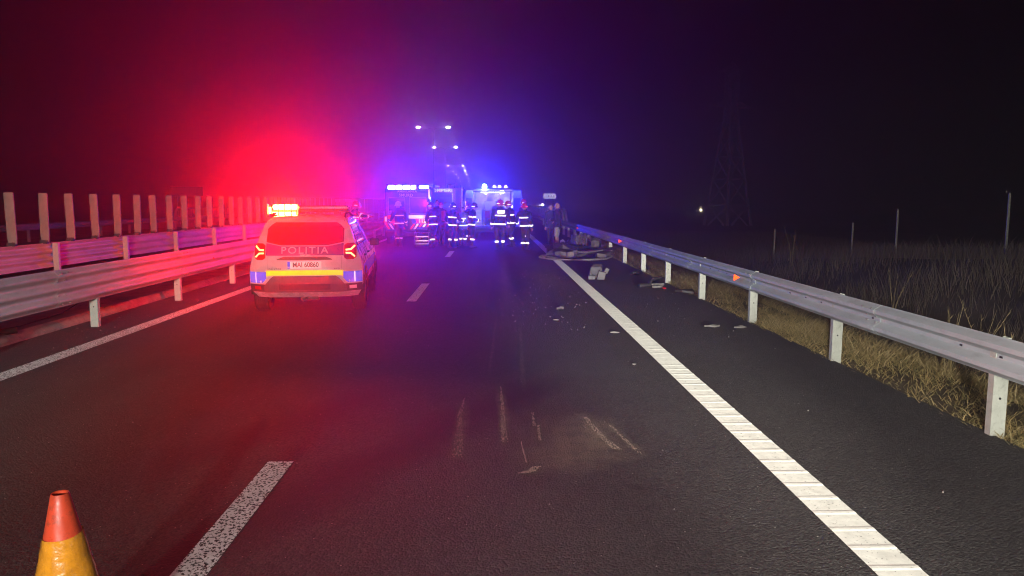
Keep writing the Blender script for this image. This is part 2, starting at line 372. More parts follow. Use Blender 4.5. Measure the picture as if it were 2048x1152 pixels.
def text_on(body, size, mat, parent, x, y, z, fn=None, name='lettering', **kw):
    """lettering on a face whose outward normal is -Y; fn(x,z)->y follows a curved panel"""
    me = text_mesh(body, size, name, **kw); me.materials.append(M[mat])
    for v in me.vertices:
        a, b, c = v.co
        X, Z = x + a, z + b
        v.co = (X, (fn(X, Z) if fn else y) - c, Z)
    o = bpy.data.objects.new(name, me); C.objects.link(o); o.parent = parent; return o

# ================================================================== ground, road, median
def sheet(name, x0, x1, y0, y1, z, mat, nx=1, ny=1, label=None):
    mb = MB(); xs = np.linspace(x0, x1, nx + 1); ys = np.linspace(y0, y1, ny + 1)
    vs = [(x, y, z) for y in ys for x in xs]
    fs = [(j*(nx+1)+i, j*(nx+1)+i+1, (j+1)*(nx+1)+i+1, (j+1)*(nx+1)+i) for j in range(ny) for i in range(nx)]
    mb.add(vs, fs); o = mb.build(name, mat); tag(o, label, None, None, 'structure'); return o

def ground_h(x, y):
    x = np.asarray(x, float); y = np.asarray(y, float)
    z = np.zeros_like(x)
    ss = lambda a, b, t: (lambda q: q*q*(3-2*q))(np.clip((t-a)/(b-a), 0, 1))
    z = -0.03 - 1.0 * ss(4.6, 7.6, x) + 0.0*y
    bank = (0.55 - 1.45 * ss(13, 40, y)) + 1.0
    z = z + bank * ss(8.2, 12.0, x) * (1 - ss(19, 30, x))
    z = z - 0.5 * ss(35, 120, x)
    zl = -0.05 - 1.2 * ss(23.5, 30, -x)
    return np.where(x > 3.5, z, zl)

def terrain():
    xs = np.concatenate([-np.array([2400, 900, 400, 200, 120, 80, 60, 45, 36, 31, 28, 26, 24.5, 23.5, 22.5]), np.array([-15., -6., 0., 3.0, 3.9, 4.3, 4.8, 5.3, 5.8, 6.4, 7, 7.6, 8.2, 9, 10, 11, 12, 13.5, 15, 17, 19, 22, 26, 30, 38, 50, 70, 100, 150, 250, 500, 1000, 2400])])
    ys = np.concatenate([np.array([-40, -15, -5]), np.arange(0, 60, 2.0), np.array([62, 70, 80, 95, 115, 140, 180, 250, 350, 500, 800, 1300, 2400.])])
    X, Y = np.meshgrid(xs, ys); Z = ground_h(X, Y)
    Z = np.where((X < 3.5) & (X > -23), -0.25, Z)
    Z = Z + np.where((np.abs(X) > 5), 0.05 * np.sin(X * 1.7 + Y * 0.9) * np.cos(Y * 1.1 - X * 0.4), 0)
    nx = len(xs); vs = list(zip(X.ravel(), Y.ravel(), Z.ravel()))
    fs = [(j*nx+i, j*nx+i+1, (j+1)*nx+i+1, (j+1)*nx+i) for j in range(len(ys)-1) for i in range(nx-1)]
    mb = MB(); mb.add(vs, fs)
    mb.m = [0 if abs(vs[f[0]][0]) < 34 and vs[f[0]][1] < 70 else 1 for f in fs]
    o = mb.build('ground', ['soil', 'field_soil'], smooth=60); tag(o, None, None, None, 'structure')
terrain()
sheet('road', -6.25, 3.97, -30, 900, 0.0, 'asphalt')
sheet('opposite_road', -21.2, -9.35, -30, 900, 0.0, 'asphalt_far')
mbm = MB(); mbm.prism([(-6.25, -0.2), (-6.25, 0.03), (-6.33, 0.13), (-7.0, 0.10), (-7.6, 0.02), (-8.3, 0.08), (-9.25, 0.13), (-9.35, 0.03), (-9.35, -0.2)], 'y', -30, 500)
tag(mbm.build('median', 'concrete'), None, None, None, 'structure')

# painted markings
sheet('edge_line', -5.31, -5.07, -10, 400, 0.004, 'line_paint_worn')
sheet('edge_line', -19.2, -19.0, -10, 400, 0.004, 'line_paint')
rl = sheet('edge_line', 1.90, 2.15, -10, 400, 0.004, 'line_paint')
rib0 = MB(); rib0.prism([(-0.030, 0), (-0.012, 0.0028), (0.012, 0.0028), (0.030, 0)], 'x', -0.125, 0.125)
# (polygon is y,z)
rb = rib0.build('marking_rib', 'line_paint', rl, loc=(2.025, 2.2, 0.004))
for i in range(1, 130): inst(rb, rl, (2.025, 2.2 + 0.225 * i, 0.004))
for y0 in (2.15, 13.8, 25.0, 36.6, 48.2, 60, 72): sheet('lane_dash', -1.60, -1.42, y0, y0 + 3.05, 0.004, 'line_paint_worn')

# ================================================================== guardrails
W_PROF = [(0.012, -0.156), (0.016, -0.150), (0.028, -0.138), (0.070, -0.116), (0.081, -0.104), (0.081, -0.068), (0.070, -0.056), (0.018, -0.030), (0.006, -0.018), (0.006, 0.018),
          (0.018, 0.030), (0.070, 0.056), (0.081, 0.068), (0.081, 0.104), (0.070, 0.116), (0.028, 0.138), (0.016, 0.150), (0.012, 0.156)]
T_PROF = [(0.042 - 0.032 * math.cos(2 * PI * (z + 0.253) / 0.16867), z) for z in np.linspace(-0.253, 0.253, 31)]
def rail_panel_mesh(prof, L, side, thick=0.004, name='rail_panel'):
    """side: -1 crests face -X, +1 crests face +X; runs along +Y from 0 to L; the near end laps over the next panel"""
    n = 5; rings = []
    for k in range(n):
        y = L * k / (n - 1); lap = 0.007 * (k / (n - 1))
        outer = [(side * (d - lap), y, z) for d, z in prof]; inner = [(side * (d - lap - thick), y, z) for d, z in reversed(prof)]
        rings.append(outer + inner)
    mb = MB(); mb.rings(rings); return mb
def c_post(wd, dp, h, t=0.006):
    return [(-wd/2, 0), (wd/2, 0), (wd/2, dp), (wd/2 - 0.025, dp), (wd/2 - 0.025, dp - t), (wd/2 - t, dp - t), (wd/2 - t, t), (-wd/2 + t, t), (-wd/2 + t, dp - t), (-wd/2 + 0.025, dp - t), (-wd/2 + 0.025, dp), (-wd/2, dp)]

def guardrail(label, xface, side, ztop, prof, hh, y0, y1, pan, splice0, posts, mat='galvanised', bolts=5, refl=(), refl_mat='tape_orange', blades=None, backposts=False):
    g = thing('guardrail', label, 'guardrail', (xface, y0, 0))
    zc = ztop - hh
    src = None; y = splice0
    k = 0
    bolt = MB(); bolt.cyl((0, 0, 0), (side * 0.014, 0, 0), 0.013, 0.010, 8)
    slot = MB(); slot.box(-0.002, 0.002, -0.016, 0.016, -0.008, 0.008)
    bo = so = None
    while y < y1:
        if src is None: src = rail_panel_mesh(prof, pan + 0.30, side).build('rail_panel', mat, g, smooth=30 if hh < 0.2 else 62, loc=(0, y - y0, zc)); pnl = src
        else: pnl = inst(src, g, (0, y - y0, zc))
        pnl.rotation_euler = (random.uniform(-.0006, .0006), 0, random.uniform(-.0006, .0006))
        if 0 < k <= bolts:
            zs = [-0.112, -0.03, 0.03, 0.112] if hh < 0.2 else [-0.21, -0.10, 0.10, 0.21]
            dd = {0.112: 0.070, 0.03: 0.016, 0.21: 0.066, 0.10: 0.016}
            for yy in (0.06, 0.24):
                for z in zs:
                    lc = (side * dd[abs(z)], yy, z)
                    bo_ = bolt.build('bolt', 'bolt_steel', pnl, smooth=40, loc=lc) if bo is None else inst(bo, pnl, lc); bo = bo or bo_
            for yy in (0.15, pan * 0.5, pan * 0.5 - 0.45, pan * 0.5 + 0.5):
                lc = (side * 0.0085, yy, 0)
                so_ = slot.build('slot', 'ink', pnl, loc=lc) if so is None else inst(so, pnl, lc); so = so or so_
        y += pan; k += 1
    pm_ = MB(); poly = c_post(0.115, 0.07, 1)
    pm_.prism([(p[0], p[1]) for p in poly], 'z', -0.25, ztop - 0.015)
    sp = MB(); sp.box(-0.05, 0.05, 0.0, 0.05, zc - 0.09, zc + 0.09)
    p0 = None
    bs = -1 if backposts else 1
    for yp in posts:
        lc = (-side * 0.05, yp - y0, 0)
        po = pm_.build('post', 'post_paint', g, loc=lc) if p0 is None else inst(p0, g, lc)
        if p0 is None:
            p0 = po
        # flat web faces the oncoming traffic (towards -Y)
        po.rotation_euler = (random.uniform(-.008, .008), random.uniform(-.008, .008), random.uniform(-.05, .05))
        if yp < 20:
            h = MB(); h.cyl((0.0, -0.003, 0.30), (0.0, 0.0, 0.30), 0.010, n=8)
            h.build('bolt_hole', 'ink', po)
    r0 = None
    for yr in refl:
        mb = MB(); mb.prism([(-0.05, -0.05), (0.045, 0.0), (-0.05, 0.05)], 'y', -0.006, 0.006)
        lc = (side * 0.06, yr - y0, zc)
        ro = mb.build('reflector', refl_mat, g, loc=lc) if r0 is None else inst(r0, g, lc); r0 = r0 or ro
    if blades:
        ys, zb, zt = blades; b0 = None
        bl = MB(); wq = 0.165
        pts = []
        for z_, ww in ((zb, wq * 0.86), (zb + 0.12, wq * 0.97), (zt - 0.03, wq), (zt, wq * 0.9)):
            pts.append([(-ww/2, -0.018, z_), (-ww*0.2, -0.026, z_), (ww*0.2, -0.026, z_), (ww/2, -0.018, z_), (ww/2, 0.018, z_), (ww*0.2, 0.012, z_), (-ww*0.2, 0.012, z_), (-ww/2, 0.018, z_)])
        bl.rings(pts)
        br = MB(); br.box(-0.09, 0.05, -0.05, 0.03, zb - 0.04, zb + 0.035); br.cyl((0.02, -0.055, zb + 0.02), (0.02, -0.075, zb + 0.02), 0.022, n=10)
        b1 = None
        for yb in ys:
            lc = (0, yb - y0, 0)
            bo2 = bl.build('glare_blade', 'blade_plastic', g, smooth=40, loc=lc) if b0 is None else inst(b0, g, lc)
            b0 = b0 or bo2
            bo2.rotation_euler = (random.uniform(-.012, .012), random.uniform(-.015, .015), R(8) + random.uniform(-.05, .05))
            if yb < 40:
                bk = br.build('blade_clamp', 'dark_plastic', bo2) if b1 is None else inst(b1, bo2, (0, 0, 0)); b1 = b1 or bk
    return g

rp = [5.66 + 2.80 * i for i in range(-1, 20)]
guardrail('long galvanised two-wave guardrail along the grassy shoulder', 3.935, -1, 0.80, W_PROF, 0.156, -1, 62, 3.64, 0.14 - 3.64, rp, bolts=6, refl=(11.75, 22.7, 34.1, 45.5))
lp = [11.1 + 2.95 * i for i in range(-3, 20)]
guardrail('broad three-wave steel barrier on the near edge of the median', -5.83, 1, 0.93, T_PROF, 0.253, -1, 66, 4.0, 10.05 - 12, lp, bolts=6, refl=(15.6, 27, 38.5))
bp_ = [15.75 + 2.97 * i for i in range(-5, 18)]
guardrail('three-wave barrier topped with upright anti-glare blades, far edge of the median', -9.1, -1, 1.0, T_PROF, 0.253, -1, 80, 4.0, -1, bp_, bolts=0,
          blades=([14.5 + 1.0 * i for i in range(-4, 62)], 1.03, 2.01))
guardrail('low guardrail across the opposite carriageway', -21.9, 1, 0.80, W_PROF, 0.156, 10, 100, 4.0, 12, [36.1 + 3.3 * i for i in range(-5, 8)], bolts=0)
# bridge parapets
def parapet(label, x, y0, y1, ztop, step, side):
    g = thing('bridge_parapet', label, 'parapet', (x, y0, 0))
    b = MB(); b.box(-0.05, 0.05, -0.03, 0.03, 0.0, ztop - 0.06); b0 = None
    n = int((y1 - y0) / step)
    for i in range(n + 1):
        lc = (0, i * step, 0)
        bo = b.build('baluster', 'post_paint', g, loc=lc) if b0 is None else inst(b0, g, lc); b0 = b0 or bo
    r = MB(); r.box(-0.07, 0.07, -0.1, y1 - y0, ztop - 0.058, ztop + 0.03); r.build('handrail', 'galvanised', g, bevel=0.01)
    r = MB(); r.box(-0.15, 0.25, -0.1, y1 - y0, -0.2, 0.16); r.build('kerb_beam', 'concrete', g)
    e = MB(); e.tube([(0, -0.05, ztop), (0.0 + 0.02, -0.5, ztop - 0.03), (0.06, -1.3, ztop * 0.62), (0.12, -2.0, 0.30)], 0.11, 8); e.build('end_ramp', 'galvanised', g, smooth=60)
    return g
parapet('white bridge railing with slanted end beyond the two standing men', 5.15, 54.5, 125, 1.28, 2.5, 1)
parapet('pale bridge railing beyond the opposite carriageway', -23.4, 57, 110, 1.32, 2.5, -1)

# ================================================================== grass
def blades_mesh(name, xs, ys, hs, wd, lean, mat, tint, zoff=-0.02):
    n = len(xs); zs = ground_h(xs, ys) + zoff
    a = np.random.rand(n) * 2 * PI; ux, uy = np.cos(a), np.sin(a)
    la = np.random.rand(n) * 2 * PI; lx, ly = np.cos(la) * lean, np.sin(la) * lean
    V = np.zeros((n, 5, 3)); k = np.random.rand(n) * 0.3 + 0.45
    wv = wd * (0.6 + 0.8 * np.random.rand(n))
    for j, (sg, t, wf) in enumerate(((-1, 0, 1), (1, 0, 1), (1, None, 0.75), (-1, None, 0.75), (0, 1, 0))):
        tt = k if t is None else np.full(n, float(t))
        V[:, j, 0] = xs + sg * ux * wv * wf / 2 + lx * hs * tt**1.7
        V[:, j, 1] = ys + sg * uy * wv * wf / 2 + ly * hs * tt**1.7
        V[:, j, 2] = zs + hs * tt * (1 - 0.25 * (np.hypot(lx, ly)) * tt)
    me = bpy.data.meshes.new(name); me.vertices.add(5 * n); me.vertices.foreach_set('co', V.ravel())
    base = np.arange(n)[:, None] * 5
    li = np.concatenate([base + np.array([0, 1, 2, 3]), base + np.array([3, 2, 4])], axis=1)
    me.loops.add(7 * n); me.loops.foreach_set('vertex_index', li.ravel().astype(np.int32))
    st = (np.arange(n)[:, None] * 7 + np.array([0, 4])).ravel()
    me.polygons.add(2 * n); me.polygons.foreach_set('loop_start', st.astype(np.int32))
    me.update(); me.validate()
    at = me.attributes.new('tint', 'FLOAT', 'POINT'); at.data.foreach_set('value', np.repeat(tint, 5).astype(np.float32))
    me.materials.append(M[mat]); o = bpy.data.objects.new(name, me); C.objects.link(o)
    return o
def clump(n, x0, x1, y0, y1, pw=1.0, cell=0.5):
    xs = x0 + (x1 - x0) * np.random.rand(n); ys = y0 + (y1 - y0) * np.random.rand(n) ** pw
    f = np.sin(xs * 5.1 + 3 * np.sin(ys * 1.3)) * np.cos(ys * 3.7 + 2 * np.sin(xs * 2.2)) + np.sin(ys * 0.9 + xs * 1.1)
    keep = np.random.rand(n) < np.clip(0.62 + 0.3 * f, 0.12, 1)
    return xs[keep], ys[keep], f[keep]
xs, ys, f = clump(70000, 4.02, 6.6, 1.5, 42, 1.7)
hs = (0.07 + 0.17 * np.random.rand(len(xs))) * (0.75 + 0.25 * f.clip(-1, 1)) * np.clip(0.35 + (xs - 4.0) * 2.2, 0.35, 1.2)
tag(blades_mesh('verge_grass', xs, ys, hs, 0.008, 0.9, 'dry_grass', np.clip(0.5 + 0.22 * f + 0.28 * np.random.randn(len(xs)), 0, 1)), 'dry straw-coloured grass along the guardrail posts', 'grass', None, 'stuff')
xs, ys, f = clump(40000, 3.95, 4.8, 1.5, 32, 1.6)
hs = (0.04 + 0.13 * np.random.rand(len(xs)))
tag(blades_mesh('verge_grass', xs, ys, hs, 0.008, 1.1, 'dry_grass', np.clip(0.35 + 0.3 * np.random.randn(len(xs)), 0, 1)), 'short straw fringe at the edge of the asphalt', 'grass', None, 'stuff')
xs, ys, f = clump(150000, 6.6, 24, 5, 62, 1.25)
hs = (0.22 + 0.42 * np.random.rand(len(xs)) + 0.35 * np.random.rand(len(xs))**6) * (0.8 + 0.25 * f.clip(-1, 1))
tag(blades_mesh('bank_grass', xs, ys, hs, 0.009, 0.38, 'bank_grass', np.clip(0.45 + 0.2 * f + 0.28 * np.random.randn(len(xs)), 0, 1)), 'tall dim grass covering the bank beyond the guardrail', 'grass', None, 'stuff')

def weed(x, y, h, label, n=3, rx=0.25):
    z = float(ground_h(x, y)); g = thing('dry_weed', label, 'weed', (x, y, z - 0.03))
    for i in range(n):
        a = random.uniform(0, 2*PI); l = random.uniform(0.1, rx) * h; hh = h * random.uniform(0.65, 1.0)
        p = [(0.02*i, 0, 0), (l*0.3*math.cos(a), l*0.3*math.sin(a), hh*0.5), (l*math.cos(a), l*math.sin(a), hh)]
        mb = MB(); mb.tube(p, [0.007, 0.005, 0.002], 5)
        for q in range(5):
            t = 0.5 + 0.1 * q; b = random.uniform(0, 2*PI); c = Vector(p[1]).lerp(Vector(p[2]), (t-0.5)*2)
            e = c + Vector((math.cos(b)*0.10, math.sin(b)*0.10, 0.14)) * h * 0.4
            mb.add([c, c + Vector((0.0, 0.006, 0.005)), e, c + Vector((0.006, 0, -0.005))], [(0, 1, 2), (0, 2, 3)])
        o = mb.build('stem', 'dry_grass', g)
        at = o.data.attributes.new('tint', 'FLOAT', 'POINT'); at.data.foreach_set('value', [0.8] * len(o.data.vertices))
weed(7.1, 11.3, 1.45, 'pair of tall pale dry stalks rising behind the guardrail splice', 4, 0.15)
weed(8.2, 12.2, 1.35, 'spreading dry reed tuft beside the tall stalks', 5, 0.5)
weed(6.0, 8.4, 1.25, 'lone branching thistle just behind the rail', 2, 0.1)
weed(6.3, 7.0, 1.05, 'leaning dry stems close to the nearest guardrail post', 4, 0.4)
weed(10.5, 26, 1.9, 'bent leafless stalk standing near the fence posts', 2, 0.3)
weed(9.0, 16.5, 1.3, 'sparse dry stalks in the ditch before the bank', 4, 0.3)

for i, (x, y, h, lab) in enumerate(((14.0, 28.9, 1.0, 'thin white stake on the bank with a leaning stick beside it'), (14.0, 25.7, 1.3, 'taller thin white stake in the bank grass'), (14.2, 20.4, 1.4, 'slim pale stake at the top of the bank'), (12.5, 33, 0.9, 'short dim stake far along the bank'))):
    z = float(ground_h(x, y)); mb = MB(); mb.prism([(-0.03, -0.02), (0.03, -0.02), (0.02, 0.025), (-0.02, 0.025)], 'z', 0, h + 0.5); mb.cyl((0, 0, h + 0.5), (0, 0, h + 0.53), 0.03, 0.012, 6)
    tag(mb.build('stake', 'post_paint', loc=(x, y, z - 0.1)), lab, 'stake', 'stakes on the bank')

# ================================================================== pylon
def pylon(x, y, z0, H):
    g = thing('lattice_pylon', 'tall dark lattice power pylon standing in the field', 'pylon', (x, y, z0), R(28))
    lv = [0, 0.16, 0.32, 0.46, 0.58, 0.68, 0.78, 0.88, 1.0]
    hw = lambda t: 2.0 - (2.0 - 0.55) * min(t / 0.68, 1) - 0.2 * max(0, t - 0.68)
    for sx in (-1, 1):
        for sy in (-1, 1):
            mb = MB(); mb.tube([(sx*hw(t), sy*hw(t), H*t) for t in lv], 0.17, 4); mb.build('leg', 'pylon_steel', g)
    for a, b in zip(lv[:-1], lv[1:]):
        for fx in range(4):
            def pt(u, t):
                s = u * hw(t); e = hw(t)
                return [(s, -e, H*t), (e, s, H*t), (s, e, H*t), (-e, s, H*t)][fx]
            mb = MB(); mb.tube([pt(-1, a), pt(1, b)], 0.09, 4); mb.tube([pt(1, a), pt(-1, b)], 0.09, 4); mb.tube([pt(-1, b), pt(1, b)], 0.09, 4)
            mb.build('brace', 'pylon_steel', g)
    for t, L in ((0.77, 3.1), (0.98, 1.6)):
        for sx in (-1, 1):
            mb = MB(); z = H*t
            mb.tube([(0, -0.5, z), (sx*L, 0, z)], 0.17, 4); mb.tube([(0, 0.5, z), (sx*L, 0, z)], 0.17, 4); mb.tube([(0, 0, z + 1.2), (sx*L, 0, z)], 0.08, 4)
            mb.build('crossarm', 'pylon_steel', g)
pylon(28.3, 90, -1.6, 19)

# ================================================================== street lamps
def street_lamp(x, y, label):
    g = thing('street_lamp', label, 'street lamp', (x, y, 0), 0, 'double-armed lamps along the median')
    H = 11.0
    mb = MB(); mb.tube([(0, 0, 0), (0, 0, 0.3), (0, 0, 0.31), (0, 0, H - 0.55)], [0.16, 0.16, 0.11, 0.06], 10); mb.build('pole', 'galvanised', g, smooth=50)
    for sx in (-1, 1):
        mb = MB(); mb.tube([(0, 0, H - 0.6), (sx*0.2, 0, H - 0.25), (sx*0.8, 0, H - 0.05), (sx*1.5, 0, H)], 0.04, 8); mb.build('arm', 'galvanised', g, smooth=50)
        mb = MB(); mb.rings([[(sx*xx, yy*ww, H + zz) for yy, zz in ((-0.14, 0.0), (-0.10, 0.09), (0.10, 0.09), (0.14, 0.0))] for xx, ww in ((1.4, 0.5), (1.6, 1.0), (2.1, 0.9), (2.25, 0.4))])
        hd = mb.build('lamp_head', 'grey_plastic', g, bevel=0.01)
        ln = MB(); ln.ellip((sx*1.85, 0, H - 0.03), (0.24, 0.15, 0.11), 12, 8); ln.build('lens', 'lamp_white', hd, smooth=60)
for i, (x, y) in enumerate(((-7.3, 94.7), (-8.0, 129), (-9.45, 194.7), (-10.0, 227.8), (-10.64, 259), (-11.5, 298), (-12.9, 350), (-15.2, 436))):
    street_lamp(x, y, '%s lit double-armed street lamp in the median beyond the fire engine' % ('first second third fourth fifth sixth seventh eighth'.split()[i]))

for i, (x, y, z, lab) in enumerate(((74.2, 300, -1.74, 'warm lamp glowing low over the dark field'), (41.7, 150, 0.14, 'brightest warm lamp beside the pylon foot'), (86.4, 300, -0.9, 'faint white lamp to the side of the pylon leg'), (207.5, 300, 5.6, 'single tiny lamp far out over the grassy bank'), (9.3, 140, 1.25, 'distant lamp beyond the bridge railing'))):
    g = thing('distant_lamp', lab, 'lamp', (x, y, -2.2))
    s_ = (0.42, 0.2, 0.2, 0.2, 0.2)[i]
    mb = MB(); mb.tube([(0, 0, 0), (0, 0, z + 2.2)], 0.06, 6); mb.build('pole', 'pylon_steel', g)
    mb = MB(); mb.ellip((0, 0, z + 2.2), (s_, s_, s_ * 0.8), 10, 6); mb.build('lens', 'yard_lamp' if i == 1 else 'far_lamp', g, smooth=60)

# ================================================================== signs
g = thing('road_sign', 'white rectangular sign on two thin posts behind the bridge railing', 'sign', (5.75, 76, 0))
mb = MB(); mb.box(-0.64, 0.64, -0.012, 0.012, 2.12, 2.64); mb.build('board', 'sign_sheet', g, bevel=0.02)
for x in (-0.42, 0.36): mb = MB(); mb.cyl((x, 0.05, 0), (x, 0.05, 2.6), 0.035, n=8); mb.build('post', 'galvanised', g)
for x, hh in ((-0.10, 0.2), (0.16, 0.14), (0.42, 0.24)): mb = MB(); mb.box(x - 0.03, x + 0.05, -0.02, -0.013, 2.38 - hh/2, 2.38 + hh/2); mb.build('lettering', 'ink', g)
g = thing('road_sign', 'dim purple sign board on a post beyond the opposite carriageway', 'sign', (-24.0, 60, 0))
mb = MB(); mb.box(-1.25, 1.25, -0.03, 0.03, 2.28, 2.98); mb.build('board', 'shutter_grey', g, bevel=0.02)
mb = MB(); mb.cyl((-0.8, 0.06, -0.3), (-0.8, 0.06, 2.9), 0.05, n=8); mb.build('post', 'galvanised', g)

# ================================================================== traffic cone
g = thing('traffic_cone', 'orange traffic cone with a shiny yellow reflective sleeve', 'cone', (-1.655, 2.80, 0), R(10))
mb = MB(); mb.lathe([(0.0, 0.05), (0.19, 0.05)], 32)
prof = [(0.185, 0.045), (0.175, 0.06)]
for k in range(9): prof.append((0.172 - (0.172 - 0.0325) * k / 8, 0.065 + 0.665 * k / 8))
prof += [(0.030, 0.735), (0.026, 0.733), (0.025, 0.60), (0.0, 0.60)]
mb = MB(); mb.lathe(prof, 32); mb.build('cone_body', 'cone_orange', g, smooth=45)
mb = MB(); mb.box(-0.2, 0.2, -0.2, 0.2, 0.0, 0.045); mb.build('base', 'black_rubber', g, bevel=0.012)
rz = lambda z: 0.172 - (0.172 - 0.0325) * (z - 0.065) / 0.665
ring = []
for k, z in enumerate(np.linspace(0.26, 0.575, 12)):
    ring.append([((rz(z) + 0.004 + 0.0022 * math.sin(i * 1.3 + k * 2.1)) * math.cos(2*PI*i/36), (rz(z) + 0.004 + 0.0022 * math.cos(i * 0.9 + k)) * math.sin(2*PI*i/36), z + 0.006 * math.sin(2*PI*i/36 + 0.6)) for i in range(36)])
mb = MB(); mb.rings(ring, cap=False); so = mb.build('reflective_sleeve', 'cone_sleeve', g, smooth=60)

# ================================================================== vehicles
def wheel(parent, x, y, r, wd, name='wheel'):
    e = bpy.data.objects.new(name, None); C.objects.link(e); e.parent = parent; e.location = (x, y, r); e.empty_display_size = 0.1
    sx = 1 if x > 0 else -1
    prof = [(r*0.62, -wd/2), (r*0.90, -wd/2), (r*0.97, -wd*0.42)]
    for k in range(5):
        a = -wd*0.36 + wd*0.72*k/5
        prof += [(r, a), (r, a + wd*0.72/5*0.72), (r*0.965, a + wd*0.72/5*0.76), (r*0.965, a + wd*0.72/5*0.96)]
    prof += [(r*0.97, wd*0.42), (r*0.90, wd/2), (r*0.62, wd/2)]
    mb = MB(); mb.lathe(prof, 28); mb.v = [(p[2], p[0], p[1]) for p in mb.v]; mb.build('tyre', 'black_rubber', e, smooth=35)
    mb = MB(); mb.lathe([(0.0, -wd*0.3), (r*0.64, -wd*0.4), (r*0.64, wd*0.4), (r*0.56, wd*0.42), (r*0.5, wd*0.3), (r*0.2, wd*0.34), (0.0, wd*0.36)], 24)
    mb.v = [(p[2]*sx, p[0], p[1]) for p in mb.v]; mb.build('rim', 'alloy', e, smooth=35)
    return e

class Body:
    """car body as stacked plan outlines; rear_y / side_x give the surface for trim"""
    def __init__(s, sl): s.sl = sl
    def at(s, z):
        sl = s.sl
        if z <= sl[0][0]: return sl[0][1:]
        for a, b in zip(sl[:-1], sl[1:]):
            if a[0] <= z <= b[0]:
                t = (z - a[0]) / (b[0] - a[0]); return tuple(a[i] + (b[i] - a[i]) * t for i in range(1, 5))
        return sl[-1][1:]
    def rear_y(s, x, z): yr, yf, wd, rc = s.at(z); return yr + rc * min(1, abs(x / wd)) ** 4.5
    def front_y(s, x, z): yr, yf, wd, rc = s.at(z); return yf - rc * 1.6 * min(1, abs(x / wd)) ** 3
    def side_x(s, y, z): return s.at(z)[2]
    def mesh(s):
        rings = []
        for row in s.sl:
            z, yr, yf, wd, rc = row; r = []
            ts = [-1, -0.97, -0.92, -0.84, -0.7, -0.5, -0.25, 0, 0.25, 0.5, 0.7, 0.84, 0.92, 0.97, 1]
            for t in ts: r.append((wd*t, yr + rc*abs(t)**4.5, z))
            y0, y1 = yr + rc, yf - rc*1.6
            for k in range(1, 6): r.append((wd, y0 + (y1-y0)*k/6, z))
            for t in reversed(ts): r.append((wd*t, yf - rc*1.6*abs(t)**3, z))
            for k in range(1, 6): r.append((-wd, y1 + (y0-y1)*k/6, z))
            rings.append(r)
        mb = MB(); mb.rings(rings); return mb
    def patch(s, x0, x1, zlo, zhi, off, n=12, m=4, front=False):
        mb = MB(); zl = zlo if callable(zlo) else (lambda x: zlo); zh = zhi if callable(zhi) else (lambda x: zhi)
        fn = s.front_y if front else s.rear_y; sg = -1 if not front else 1
        V = []
        for j in range(m + 1):
            for i in range(n + 1):
                x = x0 + (x1-x0)*i/n; z = zl(x) + (zh(x)-zl(x))*j/m; V.append((x, fn(x, z) + sg*off, z))
        W = [(x, fn(x, z) - sg*0.01, z) for x, y, z in V]
        K = len(V); F = []
        for j in range(m):
            for i in range(n):
                a = j*(n+1)+i; F.append((a, a+1, a+n+2, a+n+1))
        bd = [i for i in range(n+1)] + [(j+1)*(n+1)-1+0 for j in range(1, m+1)] + [m*(n+1)+i for i in range(n-1, -1, -1)] + [j*(n+1) for j in range(m-1, 0, -1)]
        for a, b in zip(bd, bd[1:] + bd[:1]): F.append((a, K+a, K+b, b))
        mb.add(V + W, F); return mb
    def sidepatch(s, sx, pts_lo, pts_hi, off, m=4):
        """lower and upper polylines of (y,z), same count"""
        n = len(pts_lo) - 1; V = []
        for j in range(m+1):
            for i in range(n+1):
                y = pts_lo[i][0] + (pts_hi[i][0]-pts_lo[i][0])*j/m; z = pts_lo[i][1] + (pts_hi[i][1]-pts_lo[i][1])*j/m
                V.append((sx*(s.side_x(y, z)+off), y, z))
        K = len(V); W = [(x - sx*(off+0.01), y, z) for x, y, z in V]; F = []
        for j in range(m):
            for i in range(n): a = j*(n+1)+i; F.append((a, a+1, a+n+2, a+n+1))
        bd = list(range(n+1)) + [(j+1)*(n+1)-1 for j in range(1, m+1)] + [m*(n+1)+i for i in range(n-1, -1, -1)] + [j*(n+1) for j in range(m-1, 0, -1)]
        for a, b in zip(bd, bd[1:]+bd[:1]): F.append((a, K+a, K+b, b))
        mb = MB(); mb.add(V+W, F); return mb

